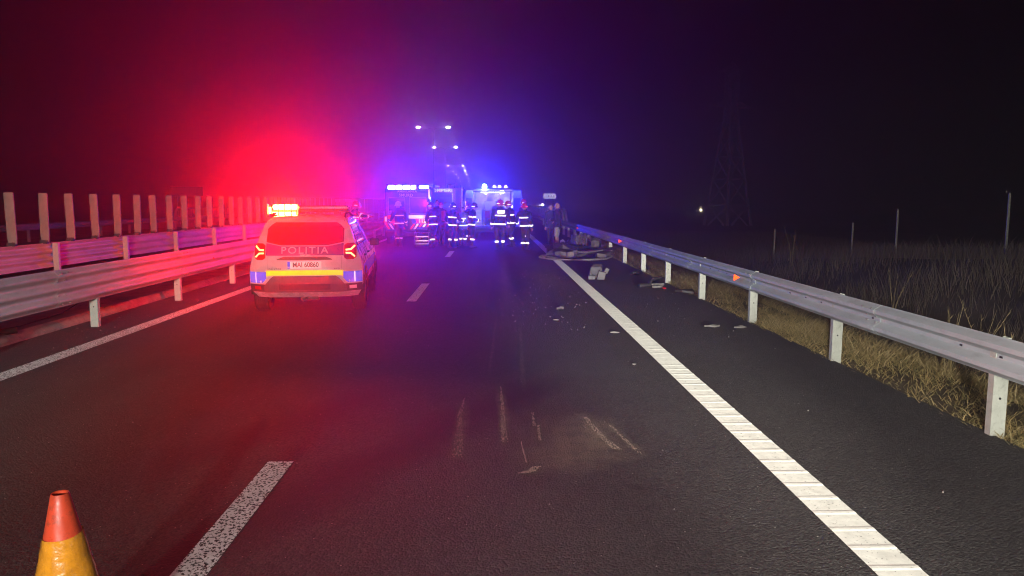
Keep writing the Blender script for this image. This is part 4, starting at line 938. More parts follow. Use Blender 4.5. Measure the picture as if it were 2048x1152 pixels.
# ================================================================== people
def capsule(mb, a, b, ra, rb, n=12, flat=None):
    a = Vector(a); b = Vector(b); d = (b - a); L = d.length; d.normalize()
    u = Vector((1, 0, 0)); u = (u - d*u.dot(d)); u = u.normalized() if u.length > 0.1 else d.orthogonal().normalized()
    w_ = d.cross(u); rings = []
    prof = [(-ra*math.cos(t), ra*math.sin(t)) for t in (0.25, 0.7, 1.15)] + [(0, ra), (L, rb)] + [(L + rb*math.cos(t), rb*math.sin(t)) for t in (1.15, 0.7, 0.25)]
    fl = flat or 1.0
    for t, r in prof: rings.append([tuple(a + d*t + (u*math.cos(2*PI*i/n)*r + w_*math.sin(2*PI*i/n)*r*fl)) for i in range(n)])
    mb.rings(rings)
def person(name, label, loc, rz, P):
    g = thing(name, label, 'person', loc, rz, P.get('group'))
    k = P.get('h', 1.80) / 1.80; bulk = P.get('bulk', 1.0)
    lean = P.get('lean', 0.0); st = P.get('stance', 0.11); step = P.get('step', 0.0)
    pel = Vector((P.get('sway', 0), 0, 0.93)); up = Vector((P.get('tilt', 0), lean, 1)).normalized()
    chest = pel + up*0.38; neck = pel + up*0.58
    head = neck + Vector((P.get('tilt', 0)*0.3, lean*0.35 + P.get('nod', 0.02), 0.155))
    rt = Vector((1, 0, 0)); mats = [P['top'], P['legs'], P['boots'], 'skin', P.get('hair', 'hair')]
    if P.get('shin'): mats.append(P['shin'])
    prims = []
    mb = MB()
    def cap(a, b, ra, rb, mat, flat=None):
        capsule(mb, a, b, ra, rb, flat=flat); prims.append((Vector(a), Vector(b), ra, rb, mat))
    def ell(c, r, mat):
        mb.ellip(c, r, 14, 10); prims.append((Vector(c), Vector(c) + Vector((0, 0, 1e-4)), max(r[0], r[1]) , max(r[0], r[1]), mat))
    # torso
    cap(pel + Vector((0, 0, -0.02)), pel + up*0.18, 0.155*bulk, 0.160*bulk, 0 if P.get('long', True) else 0, 0.78)
    cap(pel + up*0.16, chest + up*0.06, 0.160*bulk, 0.185*bulk, 0, 0.72)
    cap(chest + up*0.04, neck - up*0.05, 0.17*bulk, 0.085, 0, 0.75)
    J = {}
    for s, nm in ((-1, 'l'), (1, 'r')):
        hip = pel + Vector((s*0.095, 0, -0.03)); ank = Vector((s*st + P.get('sway', 0)*0.2, s*step, 0.09)); kn = (hip + ank)*0.5 + Vector((s*0.015, 0.04 + abs(step)*0.2, 0.03))
        lm = 1; sm_ = 5 if P.get('shin') else 1
        cap(hip, kn, 0.098*bulk, 0.072*bulk, lm); cap(kn, ank, 0.068 if not P.get('shin') else 0.055, 0.058 if not P.get('shin') else 0.042, sm_)
        ft = Vector((s*0.03, 0.17, -0.045)); cap(ank + Vector((0, -0.045, -0.045)), ank + ft, 0.048, 0.040, 2); 
        if not P.get('shin'): cap(ank + Vector((0, 0, 0.10)), ank, 0.060, 0.058, 2)
        sh = neck + Vector((s*0.185*bulk, -0.01, -0.085)); J['s' + nm] = sh
        el, wr = P['arm_' + nm]; el = sh + Vector(el); wr = el + Vector(wr)
        cap(neck - up*0.06, sh, 0.075, 0.080*bulk, 0)
        cap(sh, el, 0.074*bulk, 0.058*bulk, 0); cap(el, wr, 0.056*bulk, 0.045*bulk, 0)
        hd = (wr - el).normalized(); side = hd.cross(Vector((0, 1, 0))); side = side.normalized() if side.length > 0.2 else Vector((1, 0, 0))
        nrm = hd.cross(side).normalized()
        palm = wr + hd*0.085
        cap(wr, palm, 0.030, 0.036, 3, 0.7)
        for q, ln in ((-1.5, 0.060), (-0.5, 0.072), (0.5, 0.068), (1.5, 0.052)):
            b0 = palm + side*q*0.019; b1 = b0 + hd*ln*0.6 + nrm*0.006; b2 = b1 + hd*ln*0.35 + nrm*0.030
            cap(b0, b1, 0.0105, 0.0100, 3); cap(b1, b2, 0.0100, 0.0090, 3)
        th = wr + hd*0.03 + side*0.032*(-s); cap(th, th + (hd*0.6 - side*0.7*s).normalized()*0.055, 0.0125, 0.010, 3)
        J['hip' + nm], J['kn' + nm], J['an' + nm], J['el' + nm], J['wr' + nm] = hip, kn, ank, el, wr
    # head
    cap(neck - Vector((0, 0, 0.04)), head - Vector((0, 0, 0.05)), 0.058, 0.055, 3)
    fy = Vector((0, 1, 0)); ya = P.get('turn', 0.0); fy = Vector((math.sin(ya), math.cos(ya), 0)); fr = Vector((fy.y, -fy.x, 0))
    ell(head, (0.080, 0.098, 0.122), 3); cap(head + fy*0.03 - Vector((0, 0, 0.07)), head + fy*0.055 - Vector((0, 0, 0.085)), 0.052, 0.035, 3)
    cap(head + fy*0.090 + Vector((0, 0, 0.005)), head + fy*0.112 - Vector((0, 0, 0.025)), 0.012, 0.016, 3)
    for s in (-1, 1): cap(head + fr*s*0.080 + Vector((0, 0, 0.012)), head + fr*s*0.086 - Vector((0, 0, 0.028)), 0.018, 0.014, 3)
    if P.get('hair'): prims.append((head - fy*0.03 + Vector((0, 0, 0.06)), head - fy*0.05, 0.098, 0.085, 4)); mb.ellip(head - fy*0.018 + Vector((0, 0, 0.025)), (0.086, 0.095, 0.112), 14, 10)
    me = mb.mesh('b'); tmp = bpy.data.objects.new('tmp', me); C.objects.link(tmp)
    bm = bmesh.new(); bm.from_mesh(me); bmesh.ops.recalc_face_normals(bm, faces=bm.faces); bm.to_mesh(me); bm.free()
    rm = tmp.modifiers.new('r', 'REMESH'); rm.mode = 'VOXEL'; rm.voxel_size = 0.0145
    sm = tmp.modifiers.new('s', 'SMOOTH'); sm.iterations = 3; sm.factor = 0.4
    dg = bpy.context.evaluated_depsgraph_get(); bme = bpy.data.meshes.new_from_object(tmp.evaluated_get(dg)); bpy.data.objects.remove(tmp)
    nf = len(bme.polygons); cs = np.zeros(nf*3); bme.polygons.foreach_get('center', cs); cs = cs.reshape(-1, 3)
    best = np.full(nf, 1e9); idx = np.zeros(nf, np.int32)
    for a, b, ra, rb_, mi in prims:
        a = np.array(a); b = np.array(b); d = b - a; t = np.clip(((cs - a) @ d) / max(d @ d, 1e-9), 0, 1)
        dist = np.linalg.norm(cs - a - t[:, None]*d, axis=1) - (ra + (rb_ - ra)*t)
        q = dist < best; best[q] = dist[q]; idx[q] = mi
    hm = P.get('hem')
    if hm: idx[(idx == 1) & (cs[:, 2] > hm)] = 0
    if P.get('shin'): idx[(idx == 5) & (cs[:, 2] > P['shortz'])] = 1
    co = np.zeros(len(bme.vertices)*3); bme.vertices.foreach_get('co', co); co = co.reshape(-1, 3)
    # cloth folds
    co[:, 0] += 0.004*np.sin(co[:, 2]*55 + co[:, 1]*30); co[:, 1] += 0.004*np.sin(co[:, 2]*47 + co[:, 0]*36)
    bme.vertices.foreach_set('co', co.ravel())
    bvh = BVHTree.FromPolygons([Vector(v) for v in co], [tuple(p.vertices) for p in bme.polygons])
    for m_ in mats: bme.materials.append(M[m_])
    bme.polygons.foreach_set('material_index', idx); bme.polygons.foreach_set('use_smooth', [True]*nf); bme.name = 'body'; bme.update()
    body = bpy.data.objects.new('body', bme); C.objects.link(body); body.parent = g; body.scale = (k, k, k)
    def band(nm, c, ax, wd, mat, lim, parent=body, off=0.007, arc=(0, 2*PI)):
        c = Vector(c); ax = Vector(ax).normalized(); u = ax.orthogonal().normalized(); v = ax.cross(u); n = 28
        rows = []
        for tt in (-wd/2, 0.0, wd/2):
            row = []
            for i in range(n):
                a_ = 2*PI*i/n; d = u*math.cos(a_) + v*math.sin(a_); o_ = c + ax*tt
                hit = bvh.ray_cast(o_, d, lim); dist = hit[3] if hit[0] is not None else lim*0.8
                row.append((o_, d, dist))
            rows.append(row)
        rings = [[tuple(o_ + d*(ds + off)) for o_, d, ds in row] for row in rows] + [[tuple(o_ + d*(ds + 0.001)) for o_, d, ds in row] for row in reversed(rows)]
        b = MB(); b.rings(rings + [rings[0]], cap=False); return b.build(nm, mat, parent, smooth=60)
    if P.get('bands'):
        tb = P.get('tape', 'tape_silver')
        band('reflective_band', pel + up*0.34, up, 0.042, tb, 0.24); band('reflective_band', pel + up*0.02, up, 0.042, tb, 0.26)
        for nm in 'lr':
            el, wr, sh = J['el'+nm], J['wr'+nm], J['s'+nm]
            band('cuff_band', el.lerp(wr, 0.72), wr - el, 0.045, tb, 0.09)
            if P.get('upper'): band('sleeve_band', sh.lerp(el, 0.62), el - sh, 0.045, tb, 0.10)
            kn, an = J['kn'+nm], J['an'+nm]; band('shin_band', kn.lerp(an, P.get('shinpos', 0.42)), an - kn, 0.06, tb, 0.10)
        if P.get('panel'):
            pc = chest + up*0.09; hit = bvh.ray_cast(pc, Vector((0, -1, 0)), 0.4)
            y = hit[0].y if hit[0] is not None else pc.y - 0.15
            b = MB(); b.box(pc.x - 0.13, pc.x + 0.13, y - 0.012, y + 0.03, pc.z - 0.055, pc.z + 0.055); b.build('back_panel', tb, body, bevel=0.008)
    if P.get('sidestripe'):
        sh, el, wr = J['sr'], J['elr'], J['wrr']
        for a, b_ in ((neck, sh), (sh, el), (el, wr)):
            pass
        out = Vector(P['sidestripe']); pts = []
        for q in (sh + Vector((0, 0, 0.03)), sh.lerp(el, 0.35), sh.lerp(el, 0.7), el, el.lerp(wr, 0.4), el.lerp(wr, 0.85)):
            hit = bvh.ray_cast(q, out, 0.3); pts.append((hit[0] if hit[0] is not None else q + out*0.07) + out*0.002)
        b = MB(); b.tube(pts, 0.022, 6); b.build('sleeve_stripe', 'tape_silver' if False else 'shoe_white', body, smooth=60)
    # eyes
    for s in (-1, 1):
        b = MB(); c = head + fr*s*0.031 + fy*0.088 + Vector((0, 0, 0.018)); b.ellip(tuple(c), (0.009, 0.009, 0.007), 8, 6); b.build('eye', 'ink', body, smooth=60)
    hl = P.get('helmet')
    if hl:
        prof = [(0.150, -0.035), (0.140, -0.02), (0.128, 0.03), (0.118, 0.085), (0.090, 0.135), (0.045, 0.160), (0.0, 0.166)]
        b = MB(); b.lathe(prof, 22, tuple(head + Vector((0, 0, 0.02)))); b.v = [(p[0], head.y + (p[1] - head.y)*1.14, p[2]) for p in b.v]
        h_ = b.build('helmet', hl, body, smooth=45)
        b = MB(); b.tube([tuple(head + Vector((0, 0.155*math.cos(t), 0.03 + 0.165*math.sin(t)))) for t in np.linspace(0.5, 2.6, 9)], 0.012, 6); b.build('helmet_comb', hl, h_, smooth=50)
        pts = [tuple(head + Vector((0.135*math.cos(t), 0.150*math.sin(t), 0.045))) for t in np.linspace(PI*0.08, PI*0.92, 9)]
        b = MB(); b.tube(pts, 0.014, 6); b.build('visor', 'dark_glass', h_, smooth=50)
        for t0 in (0.0, PI*0.66, PI*1.33):
            pts = [tuple(head + Vector((0.132*math.cos(t), 0.149*math.sin(t), 0.02 + 0.02))) for t in np.linspace(t0 + 1.2, t0 + 2.1, 5)]
            b = MB(); b.tube(pts, 0.013, 6); b.build('helmet_stripe', P.get('hstripe', 'tape_silver'), h_, smooth=50)
    if P.get('cap'):
        b = MB(); b.lathe([(0.112, 0.02), (0.108, 0.06), (0.085, 0.11), (0.04, 0.135), (0.0, 0.138)], 18, tuple(head)); c_ = b.build('cap', P['cap'], body, smooth=45)
        b = MB(); b.prism([(head.x - 0.075, head.y + 0.08), (head.x + 0.075, head.y + 0.08), (head.x + 0.05, head.y + 0.175), (head.x - 0.05, head.y + 0.175)], 'z', head.z + 0.02, head.z + 0.035); b.build('cap_brim', P['cap'], c_)
    if P.get('pack'):
        b = MB(); c = chest - Vector((0, 0.21, 0.05)); b.box(c.x - 0.15, c.x + 0.15, c.y - 0.09, c.y + 0.10, c.z - 0.22, c.z + 0.20); b.build('backpack', P['pack'], body, bevel=0.05)
        b = MB(); b.box(c.x - 0.10, c.x + 0.10, c.y - 0.105, c.y - 0.091, c.z - 0.20, c.z - 0.14); b.build('pack_stripe', 'tape_silver', body)
    return g
DOWN = lambda s: ((s*0.06, 0.0, -0.28), (s*0.02, 0.05, -0.25))
FRONT = lambda s: ((s*0.08, 0.03, -0.27), (-s*0.16, 0.20, -0.02))
BENT = lambda s: ((s*0.12, -0.03, -0.26), (s*0.0, 0.20, -0.14))
HIPS = lambda s: ((s*0.20, -0.05, -0.22), (-s*0.12, 0.10, -0.20))
def fire(**kw):
    d = dict(top='turnout', legs='turnout_trouser', boots='boot', bulk=1.16, bands=True, hem=0.80, arm_l=DOWN(-1), arm_r=DOWN(1), h=1.80, group='firefighters around the vehicles'); d.update(kw); return d
person('person', 'firefighter in red helmet reaching an arm forward beside the patrol car', (-5.05, 27.6, 0), R(-60), fire(helmet='helmet_red', arm_l=((-0.12, 0.16, -0.16), (0.02, 0.24, -0.02)), arm_r=((0.14, 0.18, -0.12), (0.02, 0.25, 0.0)), upper=True, lean=0.08))
person('person', 'firefighter with pale hood standing at the ambulance rear doors', (-3.82, 30.9, 0), R(35), fire(lean=0.06, helmet='helmet_white', arm_l=BENT(-1), arm_r=((0.12, 0.05, -0.26), (0.10, 0.12, -0.20)), stance=0.10, step=0.05))
person('person', 'firefighter in dark helmet beside the stretcher', (-2.38, 30.0, 0), R(48), fire(helmet='helmet_dark', arm_l=FRONT(-1), arm_r=DOWN(1), h=1.76, lean=0.10, step=0.10, bulk=1.1))
person('person', 'tall bystander in dark suit with white collar behind the stretcher', (-2.46, 33.6, 0), R(170), dict(top='black_cloth', legs='black_cloth', boots='boot', arm_l=DOWN(-1), arm_r=DOWN(1), hair='hair', h=1.92, bulk=1.0, hem=0.78))
person('person', 'person in dark clothes and red cap carrying a red pack', (-2.14, 31.6, 0), R(50), dict(top='black_cloth', legs='black_cloth', boots='boot', arm_l=FRONT(-1), arm_r=FRONT(1), cap='helmet_red', pack='seat_red', h=1.80, bulk=1.08, hem=0.8))
person('person', 'firefighter with back turned before the fire engine shutter', (-1.60, 29.9, 0), R(-38), fire(tilt=0.05, step=0.08, helmet='helmet_dark', arm_l=BENT(-1), arm_r=((0.14, 0.05, -0.26), (0.02, 0.22, -0.06)), panel=False, h=1.74))
person('person', 'small medic in light blue tunic between two firefighters', (-1.22, 31.2, 0), R(150), dict(top='medic_blue', legs='navy_cloth', boots='boot', arm_l=DOWN(-1), arm_r=FRONT(1), hair='hair', h=1.62, hem=0.78, bands=True, bulk=1.05))
person('person', 'firefighter with red helmet half hidden behind the blue tunic', (-1.05, 33.2, 0), R(30), fire(helmet='helmet_red', h=1.72))
person('person', 'stooped firefighter in dark helmet with arms folded near the white van', (-0.84, 30.2, 0), R(-80), fire(helmet='helmet_dark', arm_l=FRONT(-1), arm_r=FRONT(1), upper=True, lean=0.10, h=1.74, stance=0.15))
person('person', 'broad firefighter seen from behind with reflective back panel', (0.28, 28.7, 0), R(10), fire(tilt=0.03, helmet='helmet_red', arm_l=DOWN(-1), arm_r=((0.10, 0.04, -0.27), (0.03, 0.14, -0.20)), panel=True, h=1.86, bulk=1.24, shinpos=0.5))
person('person', 'firefighter in red helmet leaning forward by the open van door', (0.80, 30.6, 0), R(62), fire(step=0.12, helmet='helmet_red', lean=0.18, arm_l=((-0.12, 0.16, -0.20), (0.06, 0.20, -0.12)), arm_r=((0.14, 0.12, -0.22), (0.0, 0.20, -0.12)), upper=True, h=1.82))
person('person', 'firefighter in bright red helmet farther along behind the orange-helmeted one', (1.33, 32.6, 0), R(-70), fire(helmet='helmet_red', h=1.88))
person('person', 'firefighter in orange-striped helmet standing by the edge line', (1.24, 28.8, 0), R(-24), fire(tilt=-0.04, step=-0.06, helmet='helmet_red', hstripe='tape_orange', arm_l=BENT(-1), arm_r=DOWN(1), h=1.74, bulk=1.2, shinpos=0.6))
person('person', 'man in navy clothes standing beside the man in shorts', (2.32, 30.0, 0), R(-155), dict(top='navy_cloth', legs='black_cloth', boots='black_cloth', arm_l=DOWN(-1), arm_r=DOWN(1), hair='hair', h=1.74, bulk=1.0, hem=0.82))
person('person', 'bald man in grey shorts, dark top with white sleeve stripe, white shoes', (2.55, 29.4, 0), R(72), dict(top='black_cloth', legs='grey_shorts', shin='skin', shortz=0.47, boots='shoe_white', arm_l=FRONT(-1), arm_r=((0.10, -0.02, -0.27), (-0.06, 0.20, -0.10)), h=1.80, bulk=1.12, hem=0.84, sidestripe=(1, 0, 0), stance=0.08))

# ================================================================== wreckage on the shoulder
def shard(name, label, loc, rz, pts, th, mat, bend=0.0, tilt=0.0, cat='debris', jag=0.02, parts=()):
    n = len(pts); mb = MB(); top = []; bot = []
    for x, y in pts:
        z = bend*(x*x + 0.5*y*y) + tilt*x + random.uniform(0, jag)
        top.append((x, y, z + th)); bot.append((x*0.985, y*0.985, z))
    c = (sum(p[0] for p in pts)/n, sum(p[1] for p in pts)/n)
    vs = bot + top + [(c[0], c[1], th*1.6 + random.uniform(0, jag)), (c[0], c[1], 0.0)]
    fs = [(i, (i+1) % n, n + (i+1) % n, n + i) for i in range(n)] + [(n+i, n+(i+1) % n, 2*n) for i in range(n)] + [((i+1) % n, i, 2*n+1) for i in range(n)]
    mb.add(vs, fs); mz = min(v[2] for v in mb.v); mb.v = [(v[0], v[1], v[2] - mz) for v in mb.v]
    o = mb.build(name, mat); o.location = (loc[0], loc[1], loc[2] if len(loc) > 2 else 0.002); o.rotation_euler = (0, 0, rz); tag(o, label, cat); return o
def rpoly(rx, ry, n=9, j=0.35): return [(rx*(1 + random.uniform(-j, j))*math.cos(2*PI*i/n), ry*(1 + random.uniform(-j, j))*math.sin(2*PI*i/n)) for i in range(n)]

# engine block
g = thing('engine_block', 'battered grey engine block torn from a car, lying by the guardrail', 'engine', (3.42, 29.3, 0), R(18))
bm = bmesh.new(); bmesh.ops.create_cube(bm, size=1.0); bmesh.ops.subdivide_edges(bm, edges=bm.edges[:], cuts=6, use_grid_fill=True)
for v in bm.verts:
    f_ = 1 - 0.12*(v.co.z + 0.5) ; v.co = Vector((v.co.x*0.62*f_, v.co.y*0.55*f_, (v.co.z + 0.5)*0.54))
    nz = math.sin(v.co.x*19 + v.co.z*11)*math.cos(v.co.z*23 + v.co.y*9); v.co += v.normal*0.025*nz + Vector((random.uniform(-.012, .012),)*3)
me = bpy.data.meshes.new('block'); bm.to_mesh(me); bm.free(); me.materials.append(M['scrap_metal']); o = bpy.data.objects.new('block', me); C.objects.link(o); o.parent = g
for x in (-0.2, 0.0, 0.18): mb = MB(); mb.cyl((x, -0.05, 0.5), (x + 0.02, -0.02, 0.60), 0.07, 0.06, 12); mb.build('cylinder_head', 'scrap_metal', g, smooth=40)
mb = MB(); mb.cyl((0.22, -0.30, 0.22), (0.22, -0.24, 0.22), 0.11, n=16); mb.build('pulley', 'scrap_dark', g, smooth=40)
mb = MB(); mb.tube([(-0.28, -0.28, 0.5), (-0.33, -0.33, 0.35), (-0.24, -0.34, 0.16), (-0.15, -0.36, 0.02)], 0.025, 8); mb.build('hose', 'scrap_pale', g, smooth=50)
for x in (-0.12, 0.04, 0.14): mb = MB(); mb.box(x - 0.03, x + 0.02, -0.32, -0.27, 0.08, 0.46); mb.build('casting_rib', 'scrap_metal', g, bevel=0.008)
# wreck heap: bumper bar, bodywork, radiator
mb = MB(); pts = [(-0.95, 0.55, 0.05), (-0.75, 0.12, 0.04), (-0.3, -0.08, 0.035), (0.4, -0.15, 0.035), (1.0, 0.0, 0.05), (1.28, 0.45, 0.10), (1.36, 0.85, 0.24)]
mb.tube(pts, [0.02, 0.03, 0.022, 0.038, 0.028, 0.03, 0.015], 7); o = mb.build('bumper_bar', 'scrap_pale', smooth=50); o.location = (2.55, 23.4, 0); tag(o, 'long bent pale bumper strip curled around the dark wreckage', 'debris')
o = shard('body_panel', 'large crumpled dark body panel in the wreck heap', (2.95, 24.9, 0.0), R(8), rpoly(0.95, 0.55, 12, 0.22), 0.10, 'scrap_dark', 0.08, 0.03, jag=0.16)
o = shard('body_panel', 'dark sheet of bodywork propped behind the wreck heap', (2.75, 26.6, 0.0), R(-12), rpoly(0.8, 0.5, 11, 0.25), 0.14, 'scrap_dark', 0.10, -0.05, jag=0.2)
o = shard('lamp_housing', 'grey torn lamp housing at the guardrail end of the heap', (3.55, 24.2, 0.0), R(20), rpoly(0.34, 0.22, 8, 0.3), 0.13, 'scrap_metal', 0.2, 0.1, jag=0.08)
o = shard('metal_sheet', 'flat grey metal sheet under the shoes of the man in shorts', (2.62, 28.4, 0.0), R(5), rpoly(0.5, 0.3, 9, 0.2), 0.03, 'scrap_metal', 0.03, 0.02, jag=0.03)
heap = [('grey twisted bracket near the edge line', 2.02, 25.2, 0.24, 0.10, 'scrap_metal'), ('grey crushed bracket beside the bumper strip', 2.28, 24.3, 0.28, 0.12, 'scrap_metal'), ('dark torn plastic lump in the middle of the heap', 2.35, 25.3, 0.40, 0.22, 'scrap_dark'),
        ('bright metal fragment poking from the heap', 2.52, 24.0, 0.20, 0.14, 'scrap_pale'), ('dark crumpled liner behind the bumper strip', 2.2, 26.2, 0.5, 0.18, 'scrap_dark'), ('grey folded strut lying across the heap', 2.75, 24.3, 0.34, 0.08, 'scrap_metal'),
        ('black flattened trim on the white edge line', 1.98, 24.0, 0.26, 0.05, 'scrap_dark'), ('pale bent strip on the traffic side of the edge line', 1.62, 24.4, 0.22, 0.05, 'scrap_pale'), ('grey lump in front of the guardrail post by the engine', 3.75, 27.2, 0.22, 0.26, 'scrap_metal'),
        ('pale carton-like scrap beside the engine block', 2.95, 31.5, 0.22, 0.12, 'shoe_white'), ('small white scrap behind the engine block', 3.25, 32.0, 0.16, 0.10, 'scrap_pale')]
for lab, x, y, r_, t_, mt in heap: shard('wreck_piece', lab, (x, y, 0.002), random.uniform(0, 6), rpoly(r_, r_*0.55, 8, 0.4), t_, mt, 0.1, 0.1, jag=t_*0.9)
mb = MB(); mb.tube([(-0.5, 0, 0.22), (0.1, 0.05, 0.20), (0.55, 0.02, 0.27)], 0.018, 6); o = mb.build('metal_strut', 'scrap_pale', smooth=50); o.location = (3.05, 24.3, 0); tag(o, 'thin pale strut lying on top of the dark body panel', 'debris')
# middle piece
g = thing('broken_mount', 'dark broken part with two pale brackets between heap and edge line', 'debris', (2.45, 17.7, 0), R(-6))
mb = MB(); mb.rings([[(x*s_ + ox, y*s_ + 0.25, z) for x, y in ((-0.16, -0.12), (0.15, -0.14), (0.18, 0.12), (-0.13, 0.14))] for z, s_, ox in ((0.0, 1.0, 0), (0.12, 1.1, 0.01), (0.28, 0.9, 0.02), (0.36, 0.6, 0.06))]); mb.build('housing', 'scrap_dark', g, bevel=0.02)
mb = MB(); mb.box(-0.18, -0.02, -0.10, 0.05, 0.0, 0.10); mb.box(-0.15, -0.10, -0.05, 0.02, 0.10, 0.16); mb.build('bracket', 'grey_plastic', g, bevel=0.012)
mb = MB(); mb.box(0.02, 0.20, -0.05, 0.10, 0.0, 0.22, Matrix.Rotation(R(14), 4, 'Y')); mb.box(0.10, 0.20, 0.0, 0.06, 0.22, 0.36, Matrix.Rotation(R(24), 4, 'Y')); mb.build('bracket', 'grey_plastic', g, bevel=0.012)
# seat-like piece near posts
g = thing('broken_trim', 'dark curled trim piece with two pale bars near the guardrail posts', 'debris', (3.42, 16.0, 0), R(10))
mb = MB(); mb.tube([(-0.28, 0.0, 0.04), (-0.05, 0.0, 0.05), (0.02, 0.05, 0.16), (0.28, 0.1, 0.20)], [0.05, 0.05, 0.045, 0.03], 7); mb.build('trim', 'scrap_dark', g, smooth=50)
mb = MB(); mb.box(-0.02, 0.22, -0.12, -0.06, 0.0, 0.045); mb.build('bar', 'scrap_pale', g, bevel=0.008)
mb = MB(); mb.box(0.06, 0.42, 0.28, 0.33, 0.0, 0.05); mb.build('bar', 'scrap_pale', g, bevel=0.008)
for lab, x, y, rx, ry, t_, mt, rz_ in (('black splinter of trim beside the guardrail post', 3.62, 18.9, 0.22, 0.10, 0.06, 'scrap_dark', 0.2), ('black flattened piece at the grass edge', 3.92, 14.9, 0.25, 0.10, 0.05, 'scrap_dark', -0.3),
        ('small red lens fragment on the shoulder', 3.62, 15.6, 0.05, 0.04, 0.03, 'tail_red', 0.3), ('thin stick of trim just inside the edge line', 1.70, 10.35, 0.16, 0.016, 0.015, 'scrap_metal', -0.06),
        ('grey chipped plastic piece on the open shoulder', 3.22, 10.8, 0.11, 0.026, 0.025, 'scrap_metal', -0.1), ('grey plastic chip lying close to the grass edge', 3.62, 10.7, 0.10, 0.024, 0.025, 'scrap_metal', -0.15),
        ('dark fragment in the right lane with a pale edge', 1.18, 12.7, 0.14, 0.06, 0.04, 'scrap_dark', 0.1), ('thin sliver in the right lane', 1.0, 11.5, 0.10, 0.03, 0.015, 'scrap_metal', 0.2),
        ('tiny sliver lying beside the edge line near the scrapes', 1.6, 8.3, 0.05, 0.03, 0.012, 'scrap_metal', 0.4)):
    shard('debris_piece', lab, (x, y, 0.002), rz_, rpoly(rx*(0.75 if x > 2 else 0.45), ry*(0.7 if x > 2 else 0.4), 6, 0.5), t_*0.8, mt, 0.05, 0.03, jag=t_*0.9)

# crumbs of glass and plastic: too many to count
def crumbs():
    mb = MB()
    def cr(x, y, s):
        a = random.uniform(0, PI); c, s_ = math.cos(a)*s, math.sin(a)*s
        mb.add([(x - c, y - s_*0.6, 0.003), (x + s_*0.6, y - c*0.5, 0.003), (x + c, y + s_*0.7, 0.003), (x - s_*0.4, y + c*0.5, 0.003), (x + c*0.1, y, 0.003 + s*1.1)], [(0, 1, 4), (1, 2, 4), (2, 3, 4), (3, 0, 4), (3, 2, 1, 0)])
    for i in range(110): cr(random.gauss(0.75, 0.5), random.uniform(10.5, 20), random.uniform(0.004, 0.016))
    for i in range(55): cr(random.uniform(2.2, 3.9), random.uniform(3.5, 22), random.uniform(0.004, 0.014))
    for i in range(260): cr(random.uniform(-5.6, 1.8), random.uniform(2.4, 20), random.uniform(0.003, 0.008))
    for i in range(40): cr(random.uniform(-6.1, -5.4), random.uniform(8, 20), random.uniform(0.006, 0.016))
    o = mb.build('glass_crumbs', 'scrap_pale'); tag(o, 'scattered crumbs of broken glass and plastic on the asphalt', 'debris', None, 'stuff')
crumbs()

# scrape marks gouged into the asphalt: raised flecks of crushed stone along each gouge
def scrape(path, w0, w1, n, label):
    mb = MB()
    for i in range(n):
        t = random.random(); k = t*(len(path) - 1); j = min(int(k), len(path) - 2); u = k - j
        x = path[j][0] + (path[j+1][0] - path[j][0])*u; y = path[j][1] + (path[j+1][1] - path[j][1])*u
        wv = w0 + (w1 - w0)*t; x += random.uniform(-wv, wv); s = random.uniform(0.0015, 0.005); l = s*random.uniform(0.8, 4.5)
        mb.add([(x - s, y - l*0.4, 0.0025), (x + s*0.3, y - l, 0.0025), (x + s, y + l*0.3, 0.0025), (x - s*0.2, y + l, 0.0025), (x, y, 0.005)], [(0, 1, 4), (1, 2, 4), (2, 3, 4), (3, 0, 4)])
    tag(mb.build('scrape_mark', 'scuffed_stone'), label, 'scrape mark', None, 'stuff')
scrape([(-0.27, 6.9), (-0.29, 6.3), (-0.27, 5.8), (-0.26, 5.25)], 0.008, 0.040, 260, 'faint dotted scrape mark, outermost of the row towards the lane dash')
scrape([(0.075, 7.35), (0.085, 6.6), (0.083, 6.1), (0.085, 5.6)], 0.008, 0.028, 420, 'longest and brightest scrape mark tapering away from the viewer')
scrape([(0.345, 6.4), (0.34, 6.0)], 0.010, 0.012, 90, 'short upper scrape beside the longest one')
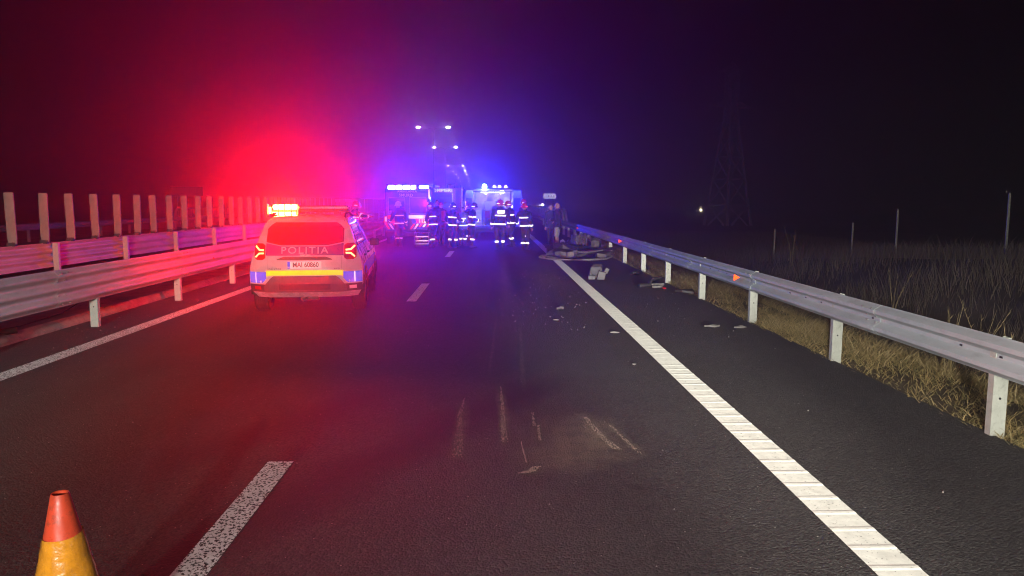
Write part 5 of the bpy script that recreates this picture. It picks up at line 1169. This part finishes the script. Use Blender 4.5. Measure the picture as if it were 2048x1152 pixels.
scrape([(0.375, 6.05), (0.36, 5.62)], 0.009, 0.013, 110, 'short lower scrape beside the longest one')
scrape([(0.215, 5.6), (0.235, 5.12)], 0.004, 0.005, 80, 'hair-thin scrape ending in a small pale gouge')
scrape([(0.20, 4.93), (0.26, 4.97), (0.31, 5.06)], 0.035, 0.03, 150, 'small pale gouge where the scrapes begin')
scrape([(0.79, 6.25), (0.83, 5.9), (0.88, 5.6), (0.93, 5.4)], 0.018, 0.030, 330, 'curved double scrape mark on the dusty patch')
scrape([(0.97, 6.0), (1.02, 5.65), (1.08, 5.3)], 0.012, 0.014, 130, 'thin slanted scrape nearest the edge line')

# median bits
g = thing('drain_pipe', 'short black drain pipe with a pale cap behind the median barrier post', 'pipe', (-6.42, 9.75, 0.10), R(-60))
mb = MB(); mb.cyl((0, 0, 0.05), (0, 0.22, 0.07), 0.045, n=12); mb.build('pipe', 'black_rubber', g, smooth=40)
mb = MB(); mb.cyl((0, -0.02, 0.05), (0, 0.0, 0.05), 0.048, n=12); mb.build('cap', 'shoe_white', g, smooth=40)
mb = MB(); mb.tube([(-6.45, 8.0, 0.30), (-6.42, 9.2, 0.22), (-6.40, 10.2, 0.16), (-6.45, 11.3, 0.18), (-6.55, 12.2, 0.30)], 0.009, 5); o = mb.build('cable', 'black_rubber', smooth=60); tag(o, 'thin slack black cable sagging behind the median barrier', 'cable')

# ================================================================== haze
m, nt, out = nodes('haze')
pv = nt.nodes.new('ShaderNodeVolumePrincipled'); pv.inputs['Color'].default_value = (0.92, 0.92, 0.94, 1); pv.inputs['Density'].default_value = 0.0095; pv.inputs['Anisotropy'].default_value = 0.865  # volume added so the lamps glow in the air, in place of lens glare
nt.links.new(pv.outputs[0], out.inputs['Volume']); m.cycles.volume_sampling = 'MULTIPLE_IMPORTANCE'; M['haze'] = m
mb = MB(); mb.box(-2450, 2450, -60, 2450, -4.5, 40); hz = mb.build('haze', 'haze'); tag(hz, 'even haze added over the motorway to carry the lamp glow', 'haze', None, 'stuff')
